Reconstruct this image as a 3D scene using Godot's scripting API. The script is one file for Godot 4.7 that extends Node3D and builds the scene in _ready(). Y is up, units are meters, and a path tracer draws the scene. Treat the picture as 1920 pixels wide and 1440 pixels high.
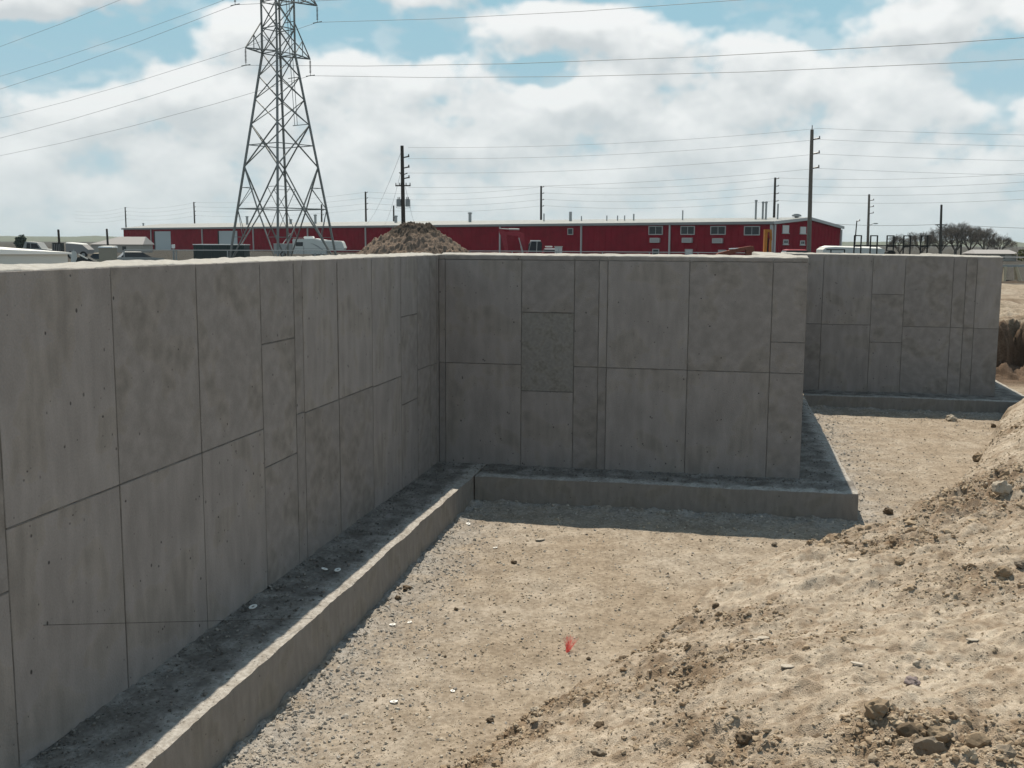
extends Node3D
# A poured concrete foundation in an open excavation, an industrial yard behind it.
# x runs along the rear foundation wall, -z along the long left wall, y is up; the pit floor is near y = 0.

const EYE := Vector3(0, 2.9, 0)
const YARD := 0.7            # ground of the yard beyond the excavation
const FACE_X := -3.37        # face of the long left wall
const FACE_Z := -11.93       # face of the rear wall
const FAR_Z := -19.45        # face of the far wall
const BASE := 0.324          # top of the footings
const WALL_H := 2.433

var rng := RandomNumberGenerator.new()
var M := {}
var used := {}
var unit_box := BoxMesh.new()
var n_low := FastNoiseLite.new()
var n_mid := FastNoiseLite.new()
var n_fine := FastNoiseLite.new()
var n_clod := FastNoiseLite.new()
var n_wob := FastNoiseLite.new()
var n_cloud := FastNoiseLite.new()
var n_puff := FastNoiseLite.new()

# ------------------------------------------------------------------ mesh collecting
class MB:
	var v := PackedVector3Array()
	var n := PackedVector3Array()
	var t := PackedVector2Array()
	var c := PackedColorArray()
	var ind := PackedInt32Array()
	var tint := Color(1, 1, 1)
	var uvs := 1.0
	var uvo := Vector2.ZERO

	func vert(p: Vector3, nn: Vector3, uv: Vector2) -> int:
		v.append(p); n.append(nn); t.append(uv); c.append(tint)
		return v.size() - 1

	func tri_to(a: Vector3, b: Vector3, d: Vector3, out: Vector3) -> void:
		var nn := (b - a).cross(d - a)
		if nn.length_squared() < 1e-16:
			return
		nn = nn.normalized()
		var flip := nn.dot(out) < 0.0
		if flip:
			nn = -nn
		var ax := nn.abs()
		var pts := [a, d, b] if not flip else [a, b, d]
		for p in pts:
			var uv: Vector2
			if ax.z >= ax.x and ax.z >= ax.y:
				uv = Vector2(p.x, -p.y)
			elif ax.x >= ax.y:
				uv = Vector2(p.z, -p.y)
			else:
				uv = Vector2(p.x, p.z)
			ind.append(vert(p, nn, uv * uvs + uvo))

	func quad_to(a: Vector3, b: Vector3, d: Vector3, e: Vector3, out: Vector3) -> void:
		tri_to(a, b, d, out)
		tri_to(a, d, e, out)

	# a convex six-sided block from eight corners, lower ring then upper ring
	func hexa(k: Array) -> void:
		var m := Vector3.ZERO
		for p in k:
			m += p
		m /= 8.0
		for f in [[0, 1, 2, 3], [4, 5, 6, 7], [0, 1, 5, 4], [1, 2, 6, 5], [2, 3, 7, 6], [3, 0, 4, 7]]:
			var q: Vector3 = (k[f[0]] + k[f[1]] + k[f[2]] + k[f[3]]) / 4.0
			quad_to(k[f[0]], k[f[1]], k[f[2]], k[f[3]], q - m)

	func box(at: Vector3, s: Vector3) -> void:
		var h := s / 2.0
		hexa([at + Vector3(-h.x, -h.y, -h.z), at + Vector3(h.x, -h.y, -h.z), at + Vector3(h.x, -h.y, h.z), at + Vector3(-h.x, -h.y, h.z),
			at + Vector3(-h.x, h.y, -h.z), at + Vector3(h.x, h.y, -h.z), at + Vector3(h.x, h.y, h.z), at + Vector3(-h.x, h.y, h.z)])

	# a box whose long edges are chamfered by b
	func soft_box(at: Vector3, s: Vector3, b: float) -> void:
		prism([Vector2(-s.x / 2 + b, -s.y / 2), Vector2(s.x / 2 - b, -s.y / 2), Vector2(s.x / 2, -s.y / 2 + b), Vector2(s.x / 2, s.y / 2 - b),
			Vector2(s.x / 2 - b, s.y / 2), Vector2(-s.x / 2 + b, s.y / 2), Vector2(-s.x / 2, s.y / 2 - b), Vector2(-s.x / 2, -s.y / 2 + b)], -s.z / 2, s.z / 2, at)

	# an outline in x, y pushed along z
	func prism(o: Array, z0: float, z1: float, at := Vector3.ZERO) -> void:
		var p := PackedVector2Array(o)
		if Geometry2D.is_polygon_clockwise(p):
			p.reverse()
		var tr := Geometry2D.triangulate_polygon(p)
		for i in range(0, tr.size(), 3):
			for z in [z0, z1]:
				tri_to(at + Vector3(p[tr[i]].x, p[tr[i]].y, z), at + Vector3(p[tr[i + 1]].x, p[tr[i + 1]].y, z), at + Vector3(p[tr[i + 2]].x, p[tr[i + 2]].y, z), Vector3(0, 0, 1 if z == maxf(z0, z1) else -1))
		for i in p.size():
			var a := p[i]
			var b := p[(i + 1) % p.size()]
			var e := b - a
			quad_to(at + Vector3(a.x, a.y, z0), at + Vector3(b.x, b.y, z0), at + Vector3(b.x, b.y, z1), at + Vector3(a.x, a.y, z1), Vector3(e.y, -e.x, 0))

	# a round bar with smooth sides, from radius r0 to r1
	func bar(a: Vector3, b: Vector3, r0: float, r1: float, sides := 8, caps := true) -> void:
		var d := (b - a).normalized()
		var x := d.cross(Vector3.UP if absf(d.y) < 0.9 else Vector3.RIGHT).normalized()
		var y := d.cross(x)
		var first := v.size()
		for i in sides + 1:
			var w := TAU * i / sides
			var nn := x * cos(w) + y * sin(w)
			vert(a + nn * r0, nn, Vector2(float(i) / sides, 0))
			vert(b + nn * r1, nn, Vector2(float(i) / sides, a.distance_to(b)))
		for i in sides:
			var k := first + 2 * i
			ind.append_array(PackedInt32Array([k, k + 1, k + 2, k + 2, k + 1, k + 3]))
		if caps:
			for i in sides:
				var w0 := TAU * i / sides
				var w1 := TAU * (i + 1) / sides
				tri_to(a, a + (x * cos(w0) + y * sin(w0)) * r0, a + (x * cos(w1) + y * sin(w1)) * r0, -d)
				tri_to(b, b + (x * cos(w0) + y * sin(w0)) * r1, b + (x * cos(w1) + y * sin(w1)) * r1, d)

	# a profile of (radius, height) turned round y
	func lathe(at: Vector3, prof: Array, sides := 12) -> void:
		for k in prof.size() - 1:
			if prof[k].distance_to(prof[k + 1]) > 1e-5:
				bar(at + Vector3(0, prof[k].y, 0), at + Vector3(0, prof[k + 1].y + (1e-4 if absf(prof[k].y - prof[k + 1].y) < 1e-5 else 0.0), 0), prof[k].x, prof[k + 1].x, sides, false)

	func mesh() -> ArrayMesh:
		var a := []
		a.resize(Mesh.ARRAY_MAX)
		a[Mesh.ARRAY_VERTEX] = v
		a[Mesh.ARRAY_NORMAL] = n
		a[Mesh.ARRAY_TEX_UV] = t
		a[Mesh.ARRAY_COLOR] = c
		a[Mesh.ARRAY_INDEX] = ind
		var m := ArrayMesh.new()
		m.add_surface_from_arrays(Mesh.PRIMITIVE_TRIANGLES, a)
		return m

# a rectangular sheet of nx by nz points, whose points a function gives; smooth normals
func sheet(nx: int, nz: int, f: Callable, tint = null) -> ArrayMesh:
	var v := PackedVector3Array()
	var t := PackedVector2Array()
	var c := PackedColorArray()
	for j in nz:
		for i in nx:
			var p: Vector3 = f.call(i, j)
			v.append(p)
			t.append(Vector2(p.x, p.z - p.y))
			c.append(tint.call(p) if tint != null else Color(1, 1, 1))
	return grid_mesh(nx, nz, v, t, c)

func grid_mesh(nx: int, nz: int, v: PackedVector3Array, t: PackedVector2Array, c: PackedColorArray) -> ArrayMesh:
	var n := PackedVector3Array()
	n.resize(v.size())
	for j in nz:
		for i in nx:
			var dx := v[j * nx + mini(i + 1, nx - 1)] - v[j * nx + maxi(i - 1, 0)]
			var dz := v[mini(j + 1, nz - 1) * nx + i] - v[maxi(j - 1, 0) * nx + i]
			n[j * nx + i] = dz.cross(dx).normalized()
	var ind := PackedInt32Array()
	ind.resize((nx - 1) * (nz - 1) * 6)
	var k := 0
	for j in nz - 1:
		for i in nx - 1:
			var a := j * nx + i
			ind[k] = a; ind[k + 1] = a + 1; ind[k + 2] = a + nx
			ind[k + 3] = a + 1; ind[k + 4] = a + nx + 1; ind[k + 5] = a + nx
			k += 6
	var arr := []
	arr.resize(Mesh.ARRAY_MAX)
	arr[Mesh.ARRAY_VERTEX] = v
	arr[Mesh.ARRAY_NORMAL] = n
	arr[Mesh.ARRAY_TEX_UV] = t
	arr[Mesh.ARRAY_COLOR] = c
	arr[Mesh.ARRAY_INDEX] = ind
	var m := ArrayMesh.new()
	m.add_surface_from_arrays(Mesh.PRIMITIVE_TRIANGLES, arr)
	return m

# ------------------------------------------------------------------ naming
func numbered(called: String) -> String:
	if not used.has(called):
		used[called] = 0
		return called
	used[called] += 1
	return "%s_%03d" % [called, used[called]]

func obj(called: String, mesh: Mesh, mat: Material, parent: Node = self) -> MeshInstance3D:
	var o := MeshInstance3D.new()
	o.mesh = mesh
	o.material_override = mat
	if parent == self:
		o.name = numbered(called)
	else:
		var k := 0
		var nm := called
		while parent.has_node(NodePath(nm)):
			k += 1
			nm = "%s_%03d" % [called, k]
		o.name = nm
	parent.add_child(o, true)
	return o

func tag(o: Node, label: String, category: String, group := "") -> Node:
	o.set_meta("label", label)
	o.set_meta("category", category)
	if group:
		o.set_meta("group", group)
	return o

func thing(called: String, label: String, category: String, at := Vector3.ZERO, turn := 0.0, group := "") -> Node3D:
	var o := Node3D.new()
	o.name = numbered(called)
	add_child(o)
	o.position = at
	o.rotation.y = turn
	tag(o, label, category, group)
	return o

func again(o: Node3D, called: String, label: String, at: Vector3, turn := 0.0) -> Node3D:
	var r: Node3D = o.duplicate()
	r.name = numbered(called)
	add_child(r)
	r.position = at
	r.rotation.y = turn
	r.set_meta("label", label)
	return r

func struct(called: String, mesh: Mesh, mat: Material) -> MeshInstance3D:
	var o := obj(called, mesh, mat)
	o.set_meta("kind", "structure")
	return o

# a straight member as a part of its own, all sharing one unit box; counters keep names cheap
func member(parent: Node3D, called: String, a: Vector3, b: Vector3, w: float, mat: Material, d := 0.0) -> MeshInstance3D:
	var o := MeshInstance3D.new()
	o.mesh = unit_box
	o.material_override = mat
	var k: int = parent.get_meta("_n_" + called, -1) + 1
	parent.set_meta("_n_" + called, k)
	o.name = called if k == 0 else "%s_%03d" % [called, k]
	var y := (b - a).normalized()
	var x := y.cross(Vector3.UP if absf(y.y) < 0.95 else Vector3.RIGHT).normalized()
	o.transform = Transform3D(Basis(x * w, y * a.distance_to(b), x.cross(y) * (d if d > 0.0 else w)), (a + b) / 2.0)
	parent.add_child(o)
	return o

func tidy(parent: Node) -> void:
	for k in parent.get_meta_list():
		if String(k).begins_with("_n_"):
			parent.remove_meta(k)

# ------------------------------------------------------------------ materials
func mat(lin: Color, rough := 0.9, metal := 0.0) -> StandardMaterial3D:
	var m := StandardMaterial3D.new()
	m.albedo_color = lin.linear_to_srgb()
	m.roughness = rough
	m.metallic = metal
	if metal == 0.0:
		m.metallic_specular = 0.35
	return m

func seamless(seed_: int, freq: float, oct: int, size: int, type := FastNoiseLite.TYPE_SIMPLEX_SMOOTH, stretch := 1.0) -> PackedByteArray:
	var n := FastNoiseLite.new()
	n.seed = seed_
	n.noise_type = type
	n.frequency = freq
	n.fractal_type = FastNoiseLite.FRACTAL_FBM
	n.fractal_octaves = oct
	var im := n.get_seamless_image(size, int(size * stretch), false, false, 0.12)
	if stretch != 1.0:
		im.resize(size, size, Image.INTERPOLATE_CUBIC)
	return im.get_data()

# tone between two greys from broad stains, mid mottling and grain; returns [colour texture, normal texture]
func make_textures(size: int, broad: PackedByteArray, mid: PackedByteArray, grain: PackedByteArray, spots: int, spot_r: float, lo: Color, hi: Color, w: Vector3, bump: float, stain := 0.0) -> Array:
	var px := PackedByteArray()
	px.resize(size * size * 3)
	var hgt := PackedByteArray()
	hgt.resize(size * size)
	var l := lo.linear_to_srgb()
	var h := hi.linear_to_srgb()
	for i in size * size:
		var k := clampf(0.5 + ((broad[i] - 128) * w.x + (mid[i] - 128) * w.y + (grain[i] - 128) * w.z) / 128.0, 0.0, 1.0)
		px[3 * i] = int((l.r + (h.r - l.r) * k) * 255.0)
		px[3 * i + 1] = int((l.g + (h.g - l.g) * k) * 255.0)
		px[3 * i + 2] = int((l.b + (h.b - l.b) * k) * 255.0)
		if stain > 0.0 and broad[i] > 150:
			var sk := 1.0 - stain * minf(1.0, (broad[i] - 150) / 45.0) * (0.35 + 0.65 * (255 - mid[i]) / 255.0)
			px[3 * i] = int(px[3 * i] * sk); px[3 * i + 1] = int(px[3 * i + 1] * sk * 0.995); px[3 * i + 2] = int(px[3 * i + 2] * sk * 0.98)
		hgt[i] = int(clampf(128.0 + (mid[i] - 128) * 0.35 + (grain[i] - 128) * 0.6, 0, 255))
	for s in spots:      # pin holes left by air bubbles, or tiny stones
		var cx := rng.randi_range(0, size - 1)
		var cy := rng.randi_range(0, size - 1)
		var r := spot_r * (0.5 + 1.6 * pow(rng.randf(), 3.0))
		var tall := rng.randf_range(0.8, 1.5)
		var deep := rng.randf_range(0.45, 0.8)
		for y in range(-int(r * tall) - 1, int(r * tall) + 2):
			for x in range(-int(r) - 1, int(r) + 2):
				var q := Vector2(x / r, y / (r * tall)).length()
				if q < 1.0:
					var i := posmod(cy + y, size) * size + posmod(cx + x, size)
					var f := 1.0 - (1.0 - deep) * minf(1.0, (1.0 - q) * 2.5)
					for ch in 3:
						px[3 * i + ch] = int(px[3 * i + ch] * f)
					hgt[i] = int(hgt[i] * (1.0 - 0.7 * (1.0 - q * q)))
	var im := Image.create_from_data(size, size, false, Image.FORMAT_RGB8, px)
	var nm := Image.create_from_data(size, size, false, Image.FORMAT_L8, hgt)
	nm.convert(Image.FORMAT_RGBA8)
	nm.bump_map_to_normal_map(bump)
	return [ImageTexture.create_from_image(im), ImageTexture.create_from_image(nm)]

func textured(tex: Array, tint: Color, rough: float, normal: float, scale := 1.0, world := false) -> StandardMaterial3D:
	var m := mat(tint, rough)
	m.albedo_texture = tex[0]
	m.normal_enabled = true
	m.normal_texture = tex[1]
	m.normal_scale = normal
	m.uv1_scale = Vector3.ONE * scale
	m.uv1_triplanar = world
	m.uv1_world_triplanar = world
	m.uv1_triplanar_sharpness = 4.0
	m.texture_repeat = true
	return m

func make_materials() -> void:
	var S := 1024
	var conc := make_textures(S, seamless(11, 0.004, 4, S), seamless(12, 0.018, 5, S), seamless(13, 0.16, 3, S), 210, 1.7, Color(0.70, 0.69, 0.675), Color(1, 0.995, 0.985), Vector3(0.36, 0.40, 0.24), 2.0, 0.13)
	var drip := make_textures(S, seamless(14, 0.004, 4, S), seamless(15, 0.02, 5, S, FastNoiseLite.TYPE_SIMPLEX_SMOOTH, 0.25), seamless(13, 0.16, 3, S), 340, 1.8, Color(0.72, 0.71, 0.70), Color(1, 0.995, 0.985), Vector3(0.36, 0.38, 0.24), 2.0, 0.10)
	var dirt := make_textures(S, seamless(21, 0.006, 4, S), seamless(22, 0.03, 5, S), seamless(23, 0.2, 3, S), 1500, 2.4, Color(0.58, 0.55, 0.52), Color(1, 0.99, 0.98), Vector3(0.45, 0.6, 0.45), 7.0)
	M.panels = []
	for k in [0.91, 0.98, 1.04, 0.95, 1.01]:
		M.panels.append(textured(drip if k > 1.0 else conc, Color(0.274, 0.256, 0.251) * k, 0.92, 0.6, 0.36))
	M.panels.append(textured(conc, Color(0.242, 0.234, 0.226), 0.95, 1.6, 1.1))
	M.core = textured(conc, Color(0.14, 0.134, 0.128), 0.95, 0.8, 0.36)
	M.fin = textured(conc, Color(0.185, 0.176, 0.168), 0.95, 1.0, 0.6)
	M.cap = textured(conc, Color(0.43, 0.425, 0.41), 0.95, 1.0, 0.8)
	M.foot_face = textured(drip, Color(0.25, 0.232, 0.216), 0.95, 1.6, 0.6)
	M.foot_top = textured(dirt, Color(1, 1, 1), 0.97, 1.0, 0.7)
	M.foot_top.vertex_color_use_as_albedo = true
	M.dirt = textured(dirt, Color(1, 1, 1), 0.97, 1.0, 0.55, true)
	M.dirt.vertex_color_use_as_albedo = true
	M.rock = textured(dirt, Color(1, 1, 1), 0.95, 0.7, 3.0)
	M.rock.vertex_color_use_as_albedo = true
	M.pebble = mat(Color(1, 1, 1), 0.95)
	M.pebble.vertex_color_use_as_albedo = true
	M.heap = textured(dirt, Color(1, 1, 1), 0.97, 1.0, 0.4, true)
	M.heap.vertex_color_use_as_albedo = true
	M.siding = textured(conc, Color(0.27, 0.010, 0.026), 0.9, 0.0, 0.03)
	M.siding.metallic_specular = 0.15
	M.roof = textured(conc, Color(0.31, 0.325, 0.33), 0.5, 0.0, 0.05)
	M.trim = mat(Color(0.45, 0.44, 0.43), 0.6)
	M.fascia = mat(Color(0.26, 0.25, 0.25), 0.6)
	M.white = mat(Color(0.78, 0.78, 0.76), 0.5)
	M.offwhite = mat(Color(0.55, 0.56, 0.54), 0.6)
	M.door = mat(Color(0.42, 0.46, 0.47), 0.6)
	M.glass = mat(Color(0.03, 0.035, 0.04), 0.15)
	M.blind = mat(Color(0.6, 0.58, 0.56), 0.8)
	M.steel = textured(conc, Color(0.25, 0.26, 0.26), 0.55, 0.0, 0.5)
	M.steel.metallic = 0.35
	M.wire = mat(Color(0.27, 0.28, 0.285), 0.6)
	M.insulator = mat(Color(0.10, 0.08, 0.07), 0.3)
	M.pole = textured(conc, Color(0.075, 0.066, 0.058), 0.95, 0.6, 0.5)
	M.pole_pale = textured(conc, Color(0.20, 0.175, 0.155), 0.95, 0.6, 0.5)
	M.grey = mat(Color(0.30, 0.31, 0.31), 0.6)
	M.dark = mat(Color(0.035, 0.038, 0.038), 0.7)
	M.black = mat(Color(0.02, 0.02, 0.02), 0.8)
	M.green = mat(Color(0.035, 0.05, 0.05), 0.7)
	M.red = textured(conc, Color(0.34, 0.04, 0.06), 0.5, 0.0, 0.5)
	M.rust = textured(conc, Color(0.24, 0.085, 0.06), 0.8, 0.0, 0.5)
	M.orange = textured(conc, Color(0.55, 0.22, 0.04), 0.6, 0.0, 0.5)
	M.tan = mat(Color(0.30, 0.27, 0.22), 0.85)
	M.chrome = mat(Color(0.6, 0.6, 0.6), 0.25, 0.8)
	M.bark = mat(Color(0.12, 0.105, 0.092), 0.95)
	M.twig = mat(Color(0.15, 0.132, 0.118), 0.95)
	M.leaf = mat(Color(0.03, 0.05, 0.035), 0.9)
	M.hill = mat(Color(0.10, 0.11, 0.075), 1.0)
	M.paint = mat(Color(0.85, 0.16, 0.14), 0.8)
	M.wood = mat(Color(0.48, 0.40, 0.29), 0.9)
	M.house = mat(Color(0.36, 0.33, 0.30), 0.9)
	M.shingle = mat(Color(0.32, 0.31, 0.31), 0.9)

# ------------------------------------------------------------------ sky
# directions in degrees, azimuth clockwise from -z; gaps in the cloud: azimuth, elevation, half widths, depth
const GAPS := [[-32.2, 9.4, 3.2, 1.3, 1.0], [-35.0, 7.8, 2.8, 0.9, 0.8], [-27.2, 12.3, 2.2, 1.0, 1.0], [-29.3, 10.6, 1.6, 0.7, 0.6], [-20.7, 11.0, 1.9, 1.3, 1.0], [-22.2, 11.6, 1.1, 1.1, 0.5],
	[-16.5, 10.6, 1.7, 1.0, 1.0], [-15.7, 10.9, 1.4, 0.8, 0.8], [-17.9, 9.5, 1.1, 0.6, 0.5], [-11.8, 12.7, 2.3, 0.7, 0.8], [-2.8, 12.2, 3.6, 1.0, 1.0], [2.0, 11.4, 2.2, 1.3, 1.0], [5.0, 12.4, 3.2, 1.1, 1.0],
	[-7.0, 12.8, 3.3, 0.6, 0.9], [-11.1, 9.2, 1.7, 0.7, 0.9], [-10.4, 8.4, 1.4, 0.4, 0.7], [12.6, 8.5, 2.3, 1.2, 1.0], [11.6, 7.6, 1.6, 0.7, 0.7], [13.6, 12.4, 1.6, 0.8, 0.8], [-36.6, 9.9, 2.0, 0.7, 0.7]]
# bright heads of cumulus
const HEADS := [[-25.9, 10.7, 2.2, 1.5, 0.5], [-30.4, 8.7, 2.4, 1.1, 0.5], [-7.5, 10.6, 4.2, 1.5, 0.5], [8.6, 11.6, 3.0, 1.4, 0.6], [-0.4, 9.6, 2.0, 1.3, 0.3], [-8.5, 7.4, 2.3, 1.0, 0.35], [-12.5, 6.4, 2.0, 1.0, 0.3], [-35.6, 11.6, 2.6, 1.1, 0.8], [-31.0, 12.0, 1.6, 0.7, 0.5], [-29.0, 7.4, 3.0, 0.7, 0.5], [-17, 7.6, 2.2, 0.8, 0.3]]

func cover(d: Vector3, az0: float, el0: float) -> float:
	var q := Vector3(d.x, d.y * 1.5, d.z)
	var az := az0 + 1.5 * n_puff.get_noise_3dv(q * 9.0)
	var el := el0 + 0.8 * n_puff.get_noise_3dv(q * 9.0 + Vector3(40, 0, 0))
	var k := 0.65 + 0.50 * n_cloud.get_noise_3dv(q * 12.0) + 0.16 * (0.25 - absf(n_cloud.get_noise_3dv(q * 34.0 + Vector3(9, 3, 1))))
	if absf(az0 + 11.8) < 32.0 and el0 < 17.0:
		for g in GAPS:
			var x: float = (az - g[0]) / g[2]
			var y: float = (el - g[1]) / g[3]
			var r := x * x + y * y
			if r < 6.0:
				k -= 0.95 * g[4] * exp(-r)
		for g in HEADS:
			var x: float = (az - g[0]) / g[2]
			var y: float = (el - g[1]) / g[3]
			var r := x * x + y * y
			if r < 6.0:
				k += 0.6 * g[4] * exp(-r)
	else:
		k -= 0.8 * smoothstep(-0.15, 0.35, n_puff.get_noise_3dv(q * 2.3) + 0.36 * smoothstep(10.0, 45.0, el0))
	return k

func toward(az: float, el: float) -> Vector3:
	var a := deg_to_rad(az)
	var e := deg_to_rad(el)
	return Vector3(sin(a) * cos(e), sin(e), -cos(a) * cos(e))

func sky_color(az: float, el: float) -> Color:
	var d := toward(az, el)
	var c := cover(d, az, el)
	var up := cover(toward(az - 0.5, el + 1.1), az - 0.5, el + 1.1)
	var blue := Color(0.30, 0.555, 0.68).lerp(Color(0.16, 0.25, 0.35), smoothstep(14.0, 60.0, el))
	blue = blue.lerp(Color(0.50, 0.63, 0.68), exp(-maxf(el, 0.0) / 4.0))
	var dens := smoothstep(0.27, 0.62, c)
	dens = maxf(dens, 0.30 * smoothstep(-0.05, 0.4, n_cloud.get_noise_3dv(Vector3(d.x, d.y * 2.2, d.z) * 16.0 + Vector3(5, 5, 5))))
	var lit := clampf(0.50 + 1.5 * (c - up) + 0.34 * n_puff.get_noise_3dv(Vector3(d.x, d.y * 2.0, d.z) * 6.0), 0.0, 1.0)
	var cl := Color(0.61, 0.655, 0.675).lerp(Color(0.94, 0.955, 0.95), lit)
	var out := blue.lerp(cl, dens)
	var haze := exp(-maxf(el, 0.0) / 5.5)
	return out.lerp(Color(0.63, 0.705, 0.72), 0.85 * haze)

func make_sky() -> Sky:
	n_cloud.seed = 5; n_cloud.frequency = 1.0; n_cloud.fractal_octaves = 6; n_cloud.fractal_gain = 0.52
	n_puff.seed = 8; n_puff.frequency = 1.0; n_puff.fractal_octaves = 4
	var W := 4096
	var H := 2048
	var cw := 512
	var ch := 128     # upper half only, coarse
	var im := Image.create(cw, ch, false, Image.FORMAT_RGB8)
	for y in ch:
		for x in cw:
			var az := (x + 0.5) / cw * 360.0
			im.set_pixel(x, y, sky_color(az if az < 180.0 else az - 360.0, 90.0 - (y + 0.5) / ch * 90.0).linear_to_srgb())
	im.resize(W, H / 2, Image.INTERPOLATE_BILINEAR)
	var full := Image.create(W, H, false, Image.FORMAT_RGB8)
	full.fill(Color(0.42, 0.41, 0.37).linear_to_srgb())
	full.blit_rect(im, Rect2i(0, 0, W, H / 2), Vector2i.ZERO)
	for y in range(H / 2 - 185, H / 2 + 12):
		for x in range(int((-45.0 + 360.0) / 360.0 * W), int((22.0 + 360.0) / 360.0 * W)):
			var az := (x + 0.5) / W * 360.0 - 360.0
			full.set_pixel(x % W, y, sky_color(az, 90.0 - (y + 0.5) / H * 180.0).linear_to_srgb())
	var pm := PanoramaSkyMaterial.new()
	pm.panorama = ImageTexture.create_from_image(full)
	pm.energy_multiplier = 0.87
	var s := Sky.new()
	s.sky_material = pm
	return s

# ------------------------------------------------------------------ ground
const TOE_Z := [4.0, -0.5, -3.2, -4.7, -5.4, -5.73, -6.256, -6.927, -7.655, -8.376, -9.149, -9.923, -10.573, -11.696, -12.9, -14.246, -16.2, -18.209, -19.43, -21.3, -23.0, -24.0]
const TOE_X := [-2.5, -2.3, -2.1, -1.8, -1.545, -1.38, -1.164, -0.847, -0.542, -0.259, 0.075, 0.654, 1.292, 1.956, 2.5, 3.058, 3.66, 4.264, 4.9, 6.0, 7.2, 8.6]
# loose crumbled soil: x, z, radius, amount
const LOOSE := [[2.14, -10.26, 0.75, 1.0], [2.98, -12.1, 0.7, 0.9], [1.42, -7.71, 0.4, 0.6], [1.79, -7.35, 0.4, 0.7], [1.38, -8.87, 0.45, 0.6], [-1.21, -5.69, 0.3, 1.0], [-0.99, -6.22, 0.28, 1.0], [-1.4, -5.3, 0.25, 1.0], [-0.6, -7.1, 0.25, 0.7],
	[-0.39, -7.71, 0.28, 0.8], [0.15, -7.5, 0.28, 0.9], [-0.23, -6.58, 0.4, 0.8], [-0.36, -6.07, 0.35, 0.7], [-0.14, -5.2, 0.35, 0.8], [0.11, -4.84, 0.22, 0.7], [0.91, -4.63, 0.35, 1.0], [1.17, -4.55, 0.4, 1.0], [0.71, -4.87, 0.22, 0.9], [0.4, -6.6, 0.35, 0.5], [1.26, -9.19, 0.4, 0.5], [0.9, -10.0, 0.4, 0.7], [3.4, -15.3, 0.5, 0.6], [2.4, -11.4, 0.6, 0.9]]

func table(v: float, xs: Array, ys: Array) -> float:
	# xs rising
	if v <= xs[0]:
		return ys[0]
	for i in range(1, xs.size()):
		if v <= xs[i]:
			return lerpf(ys[i - 1], ys[i], (v - xs[i - 1]) / (xs[i] - xs[i - 1]))
	return ys[-1]

func toe_x(z: float) -> float:
	if z >= TOE_Z[0]:
		return TOE_X[0]
	for i in range(1, TOE_Z.size()):
		if z >= TOE_Z[i]:
			return lerpf(TOE_X[i - 1], TOE_X[i], (z - TOE_Z[i - 1]) / (TOE_Z[i] - TOE_Z[i - 1]))
	return TOE_X[-1] + (TOE_Z[-1] - z) * 20.0

# what only depends on z, once for each row
func row_at(z: float) -> Dictionary:
	var e := 0.35
	var slope := (toe_x(z + e) - toe_x(z - e)) / (2.0 * e)
	return {"floor": table(-z, [7.0, 10.5, 18.0], [-0.05, 0.03, 0.11]), "toe": toe_x(z) + 0.10 * n_wob.get_noise_1d(z * 1.3) + 0.05 * n_wob.get_noise_1d(z * 5.0 + 90.0), "cos": 1.0 / sqrt(1.0 + slope * slope),
		"cap": table(-z, [6.0, 10.0, 14.0, 17.0, 19.5, 23.0], [1.35, 1.2, 0.85, 0.75, 0.9, 1.1]), "lip": table(-z, [6.0, 7.5, 8.5, 10.0, 11.0, 14.0], [0.05, 0.07, 0.15, 0.13, 0.08, 0.12]), "s": table(-z, [6.0, 9.0, 12.0, 15.0, 20.0], [0.42, 0.30, 0.45, 1.0, 0.9])}

func loose_at(x: float, z: float) -> float:
	var k := 0.0
	for l in LOOSE:
		var dx: float = x - l[0]
		var dz: float = z - l[1]
		var r: float = (dx * dx + dz * dz) / (l[2] * l[2])
		if r < 4.0:
			k += l[3] * exp(-r)
	return minf(k, 1.0)

func outer(x: float, z: float) -> float:
	# the graded ground beyond the pit
	var g := 1.25 - 0.55 * smoothstep(45.0, 75.0, Vector2(x, z).length())
	return g + (0.20 * n_low.get_noise_2d(x * 0.3, z * 0.6) + 0.12 * n_mid.get_noise_2d(x * 0.4, z * 0.7) - 0.10 * absf(n_low.get_noise_2d(x * 0.5 + 30.0, z * 1.4)) if absf(z) < 90.0 else 0.0)

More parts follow.
